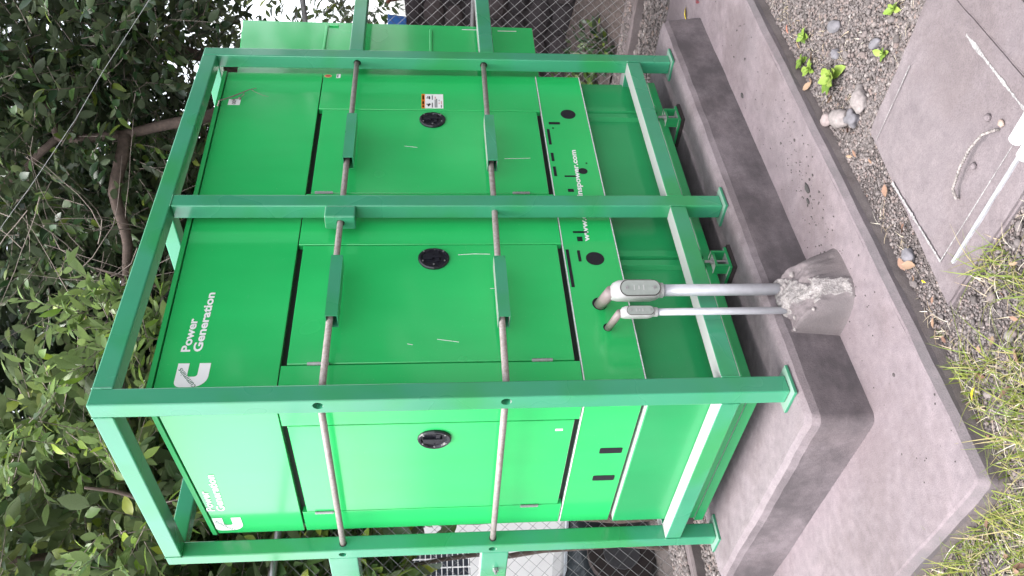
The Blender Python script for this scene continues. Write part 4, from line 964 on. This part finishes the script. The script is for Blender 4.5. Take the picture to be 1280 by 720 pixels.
# crumbs and dark droppings on the slab
cr = MB()
for i in range(260):
    x_, y_ = random.uniform(-0.5, 2.3), random.uniform(-0.40, -0.10)
    if random.random() < 0.45: x_, y_ = random.gauss(0.80, 0.22), random.gauss(-0.25, 0.06)
    if not (-0.55 < x_ < 2.4 and -0.39 < y_ < -0.085): continue
    s = random.uniform(0.0015, 0.0042) * (1 if random.random() < 0.93 else 2.2)
    mm = stone_mesh(200 + i, s, s * 0.8, s * 0.5, 1, 0.3); cr.add([(a + x_, bq + y_, c_ - 0.2245) for a, bq, c_ in mm.v], mm.f)
obj('debris', cr, plain('dark_crumbs', (0.06, 0.05, 0.05), 0.9), kind='stuff')
for x_, y_, s, lb_ in ((0.775, -0.262, 0.017, 'larger dark chip in the slab surface below the plinth'), (0.735, -0.232, 0.010, 'smaller dark chip in the slab surface beside the larger chip'), (1.62, -0.12, 0.012, 'dark scrap on the slab against the far part of the plinth')):
    mm = stone_mesh(int(x_ * 900), s * 1.6, s * 0.7, s * 0.35, 2, 0.5); mm.v = [(a + x_, bq + y_, c_ - 0.2225) for a, bq, c_ in mm.v]
    tag(obj('debris_chip', mm, plain('dark_chip', (0.05, 0.045, 0.045), 0.9), org=(x_, y_, -0.2245), smooth=True), lb_, 'debris')

# dead twig hung over the roof edge
tw = thing('dead_twig', 'thin dead twig hanging over the roof edge beside the number tag', 'twig', (1.86, 0.09, 2.24))
obj('stem', MB().tube([(1.80, 0.13, 2.262), (1.812, 0.075, 2.238), (1.86, 0.085, 2.19), (1.925, 0.088, 2.118), (1.945, 0.09, 2.085)], [0.0035, 0.0035, 0.003, 0.0025, 0.0012], 6), TWIG, tw)
obj('stem', MB().tube([(1.905, 0.088, 2.14), (1.880, 0.085, 2.135), (1.855, 0.088, 2.150), (1.842, 0.09, 2.19)], [0.002, 0.0018, 0.0015, 0.001], 5), TWIG, tw)
obj('stem', MB().tube([(1.93, 0.088, 2.11), (1.905, 0.086, 2.085), (1.885, 0.09, 2.05), (1.875, 0.092, 2.02)], [0.0016, 0.0012, 0.001, 0.0006], 5), TWIG, tw)
obj('seed', MB().bm((lambda b: (bmesh.ops.create_icosphere(b, subdivisions=2, radius=0.007, matrix=Matrix.Translation((1.855, 0.09, 2.152))), b)[1])(bmesh.new())), TWIG, tw)

# ------------------------------------------------------------------ fences
def chain_fence(label, p0, p1, z0, z1, diag, posts, rails, nbars):
    t = thing('chain_link_fence', label, 'fence', (p0[0], p0[1], z0)); a = V((p1[0] - p0[0], p1[1] - p0[1], 0)); Ln = a.length; a.normalize(); nrm = V((-a.y, a.x, 0))
    mw = MB(); Hh = z1 - z0
    def wire(u0, v0, u1, v1, o):
        r = 0.0014; p = V((p0[0], p0[1], z0)) + a * u0 + V((0, 0, v0)); q = V((p0[0], p0[1], z0)) + a * u1 + V((0, 0, v1)); mid = nrm * o
        mw.tube([p + mid, q + mid], r, 3, cap=False)
    k = 0; u = -Hh
    while u < Ln:
        for sgn in (1, -1):
            ua, va, ub, vb = (u, 0, u + Hh, Hh) if sgn == 1 else (u + Hh, 0, u, Hh)
            # clip to [0, Ln]
            def at(uu): return va + (uu - ua) / (ub - ua) * (vb - va)
            lo, hi = max(0, min(ua, ub)), min(Ln, max(ua, ub))
            if hi - lo > 0.01: wire(lo, at(lo), hi, at(hi), 0.0018 * sgn)
        u += diag
    o = obj('wire_mesh', mw, WIRE, t); o['kind'] = 'stuff'
    for f in posts:
        q = V((p0[0], p0[1], 0)) + a * f + nrm * 0.03; obj('post', MB().tube([(q.x, q.y, ZG), (q.x, q.y, z1 + 0.06)], 0.030, 14), STEEL, t, smooth=True)
    for z, r in rails:
        q0 = V((p0[0], p0[1], z)) + nrm * 0.028; q1 = q0 + a * Ln; obj('rail', MB().tube([q0, q1], r, 12), STEEL, t, smooth=True)
    return t
chain_fence('galvanised chain link fence behind the far end of the generator', (4.16, -3.0), (4.16, 2.55), -0.236, 2.158, 0.088, (0.6, 3.0, 5.52), ((2.158, 0.020), (0.918, 0.016)), 0)
chain_fence('galvanised chain link fence along the back behind the generator', (4.12, 2.55), (-2.5, 2.55), -0.236, 2.18, 0.088, (1.6, 3.2, 5.6), ((2.185, 0.022),), 0)

# ------------------------------------------------------------------ beyond the fences
# dark rubble wall past the far fence
rub = thing('rubble_wall', 'dark brown stone retaining wall beyond the far fence', 'wall', (5.5, 1.2, ZG))
RUBM = island_mat('dark_rubble', [(0.0, (0.032, 0.026, 0.029)), (0.5, (0.052, 0.041, 0.044)), (1.0, (0.085, 0.064, 0.064))], 0.95, per_object=True, bmp=25)
obj('wall_core', MB().box(5.50, 6.0, -2.5, 4.0, -0.85, 1.455), plain('dark_mortar', (0.035, 0.028, 0.03), 0.95), rub)
zz = ZG; row = 0; shapes = []
for i in range(6):
    mm = stone_mesh(300 + i, 0.5, 0.12, 0.5, 2, 0.12)
    mm.v = [(max(-0.47, min(0.47, x)), y, max(-0.46, min(0.46, z))) for x, y, z in mm.v]
    me = bpy.data.meshes.new('stone'); me.from_pydata(mm.v, [], mm.f); me.materials.append(RUBM); shapes.append(me)
cnt = 0
while zz < 1.40:
    hgt = random.uniform(0.16, 0.24); hgt = min(hgt, 1.47 - zz); y_ = -0.6 - random.random() * 0.2
    while y_ < 3.4:
        wd = random.uniform(0.2, 0.42); o = bpy.data.objects.new('stone', random.choice(shapes)); COL.objects.link(o); o.parent = rub
        o.location = (5.50 - 5.5, y_ + wd / 2 - 1.2, zz + hgt / 2 - ZG); o.rotation_euler = (0, 0, math.pi / 2); o.scale = (wd * 1.02, 0.55, hgt * 1.02); y_ += wd; cnt += 1
    zz += hgt
# reddish earth bank at the foot of the fence
bank = MB(); nb = 26
for i in range(nb + 1):
    for j in range(9):
        y_ = -2.0 + 5.5 * i / nb; x_ = 4.35 + 1.1 * j / 8; bank.v.append((x_, y_, ZG + 0.02 + 0.20 * (j / 8) + 0.10 * noise.noise(V((x_ * 3, y_ * 3, 0)))))
for i in range(nb):
    for j in range(8): a = i * 9 + j; bank.f.append((a, a + 1, a + 10, a + 9))
obj('earth_bank', bank, plain('red_earth', (0.085, 0.065, 0.06), 0.95, var=0.5, scale=30, bmp=0.8), kind='structure', smooth=True)
# block and debris stand seen through the far fence
tag(obj('blue_bucket', MB().tube([(5.72, 1.86, 1.458), (5.72, 1.86, 1.47), (5.72, 1.86, 1.62), (5.72, 1.86, 1.635), (5.72, 1.86, 1.635), (5.72, 1.86, 1.50)], [0.06, 0.065, 0.08, 0.088, 0.076, 0.06], 20), plain('blue_bucket_plastic', (0.06, 0.20, 0.60), 0.45), org=(5.72, 1.86, 1.456), smooth=True), 'blue bucket standing on top of the dark wall beyond the fence', 'bucket')
tag(obj('clay_pot', MB().tube([(5.70, 1.52, 1.458), (5.70, 1.52, 1.60), (5.70, 1.52, 1.61), (5.70, 1.52, 1.64), (5.70, 1.52, 1.64), (5.70, 1.52, 1.50)], [0.075, 0.10, 0.115, 0.115, 0.095, 0.07], 20), plain('clay', (0.24, 0.085, 0.04), 0.8), org=(5.70, 1.52, 1.456), smooth=True), 'brown clay pot on top of the dark wall beyond the fence', 'pot')
# white house with a grilled window past the back fence
ZH = -0.80
house = thing('white_house', 'white plastered house wall with a grilled window behind the back fence', 'house', (2.0, 9.0, ZH))
WALLM = plain('white_plaster', (0.88, 0.87, 0.86), 0.9, var=0.04, scale=4)
wl = MB(); x0, x1, wx0, wx1, wz0, wz1 = -4.0, 5.2, 3.05, 4.00, 0.74, 1.62; yb = 9.0
wl.box(x0, wx0, yb, yb + 0.2, ZH, 2.3); wl.box(wx1, x1, yb, yb + 0.2, ZH, 2.3); wl.box(wx0, wx1, yb, yb + 0.2, ZH, wz0); wl.box(wx0, wx1, yb, yb + 0.2, wz1, 2.3)
obj('wall', wl, WALLM, house); obj('roof', MB().box(x0 - 0.05, x1 + 0.05, yb - 0.03, yb + 2.6, 2.302, 2.4), plain('roof_sheet', (0.30, 0.28, 0.27), 0.7), house)
wn = obj('window', MB().box(wx0 + 0.002, wx1 - 0.002, yb + 0.10, yb + 0.12, wz0, wz1), plain('dark_glass', (0.05, 0.06, 0.08), 0.08), house)
gr = MB()
for i in range(8): xg = wx0 + 0.02 + i * (wx1 - wx0 - 0.04) / 7; gr.box(xg - 0.007, xg + 0.007, yb + 0.02, yb + 0.034, wz0 + 0.002, wz1 - 0.002)
for i in range(12): zg = wz0 + 0.02 + i * (wz1 - wz0 - 0.04) / 11; gr.box(wx0 + 0.004, wx1 - 0.004, yb + 0.036, yb + 0.050, zg - 0.007, zg + 0.007)
obj('window_grille', gr, WHITE, wn)
# dark car parked between the fence and the house
CX, CY = 1.78, 5.80
car = thing('parked_car', 'dark grey car parked in the lower yard behind the back fence', 'car', (CX, CY, -0.78))
ZL = -0.78
CARP, ct, cb = newmat('dark_car_paint'); cb.inputs['Base Color'].default_value = (0.028, 0.034, 0.040, 1); cb.inputs['Roughness'].default_value = 0.25; cb.inputs['Coat Weight'].default_value = 0.6
prof = [(0.0, 0.26), (0.05, 0.55), (0.16, 0.70), (1.05, 0.84), (1.62, 1.28), (2.75, 1.34), (3.55, 0.92), (4.05, 0.86), (4.15, 0.50), (4.10, 0.24)]
bmc = bmesh.new(); secs = []
for yy, sc_, zk in ((-0.82, 0.985, 0.96), (-0.78, 1.0, 1.0), (0.78, 1.0, 1.0), (0.82, 0.985, 0.96)):
    secs.append([bmc.verts.new((CX + 0.9 - (2.0 + (px - 2.0) * sc_), CY + yy * (1 if pz < 0.95 else 0.80), ZL + pz * zk)) for px, pz in prof])
k = len(prof)
for s in range(3):
    for i in range(k): bmc.faces.new((secs[s][i], secs[s][(i + 1) % k], secs[s + 1][(i + 1) % k], secs[s + 1][i]))
bmc.faces.new(secs[0]); bmc.faces.new(secs[3][::-1])
bmesh.ops.recalc_face_normals(bmc, faces=bmc.faces); bmesh.ops.bevel(bmc, geom=bmc.edges[:], offset=0.03, segments=2, affect='EDGES')
obj('body', MB().bm(bmc), CARP, car, smooth=True)
for px in (0.92, 3.35):
    for yy in (-0.80, 0.80):
        whl = obj('wheel', MB().tube([(CX + 0.9 - px, CY + yy - 0.1, ZL + 0.31), (CX + 0.9 - px, CY + yy + 0.1, ZL + 0.31)], 0.31, 24), RUBBER, car, smooth=False)
        obj('rim', MB().tube([(CX + 0.9 - px, CY + yy - 0.112, ZL + 0.31), (CX + 0.9 - px, CY + yy + 0.112, ZL + 0.31)], 0.17, 16), plain('wheel_rim', (0.10, 0.10, 0.11), 0.4, 0.5), whl)
for yy in (-0.60, 0.60):
    obj('headlight', stone_mesh(900, 0.06, 0.17, 0.075, 2, 0.0).__class__().add([(a + CX + 0.9 - 0.06, bq + CY + yy, c_ + ZL + 0.58) for a, bq, c_ in stone_mesh(900, 0.06, 0.17, 0.075, 2, 0.0).v], stone_mesh(900, 0.06, 0.17, 0.075, 2, 0.0).f), plain('lamp_glass', (0.6, 0.6, 0.62), 0.08), car, smooth=True)
obj('bumper', MB().box(CX + 0.84, CX + 0.93, CY - 0.74, CY + 0.74, ZL + 0.30, ZL + 0.44, 0.02), STEEL, car)
obj('side_window', MB().prism([(CX + 0.9 - 1.62, ZL + 0.86), (CX + 0.9 - 3.2, ZL + 0.88), (CX + 0.9 - 2.7, ZL + 1.22), (CX + 0.9 - 1.75, ZL + 1.20)], 'y', CY - 0.80, CY - 0.76), plain('tinted_glass', (0.02, 0.025, 0.03), 0.06), car)
obj('windscreen_trim', MB().tube([(CX + 0.9 - 1.02, CY - 0.70, ZL + 0.85), (CX + 0.9 - 1.62, CY - 0.60, ZL + 1.30)], 0.022, 8).tube([(CX + 0.9 - 1.10, CY - 0.74, ZL + 0.84), (CX + 0.9 - 1.75, CY - 0.66, ZL + 1.28)], 0.016, 8), STEEL, car)
# hollow blocks on the ground behind the skid
for i, (x_, y_) in enumerate(((0.92, 2.02), (1.30, 2.05))):
    bk = thing('hollow_block', ('grey hollow concrete block behind the left end of the generator', 'second grey hollow block, further along behind the generator')[i], 'block', (x_, y_, ZG), 'hollow blocks by the back kerb')
    m_ = obj('block_body', MB().box(x_ - 0.20, x_ + 0.20, y_ - 0.09, y_ + 0.09, ZG, ZG + 0.42, 0.006, 1), CONC_KERB, bk)
    dr = MB()
    for zz_ in (0.12, 0.30):
        for xx_ in (-0.1, 0.1): dr.tube([(x_ + xx_ - x_, -0.2, zz_), (x_ + xx_ - x_, 0.2, zz_)], 0.052, 16)
    cut_parent = m_.parent; m_.parent = None; cut(m_, dr); m_.parent = cut_parent
# overhead cable
tag(obj('overhead_cable', MB().tube([(3.6, -0.15, 2.50), (2.85, 0.60, 3.18), (2.66, 0.80, 3.34), (2.38, 1.10, 3.62), (2.24, 1.25, 3.77), (1.5, 2.0, 4.45)], 0.0016, 6), plain('cable_sheath', (0.30, 0.30, 0.31), 0.6)), 'thin pale cable slanting across the leaves above the cage', 'cable')
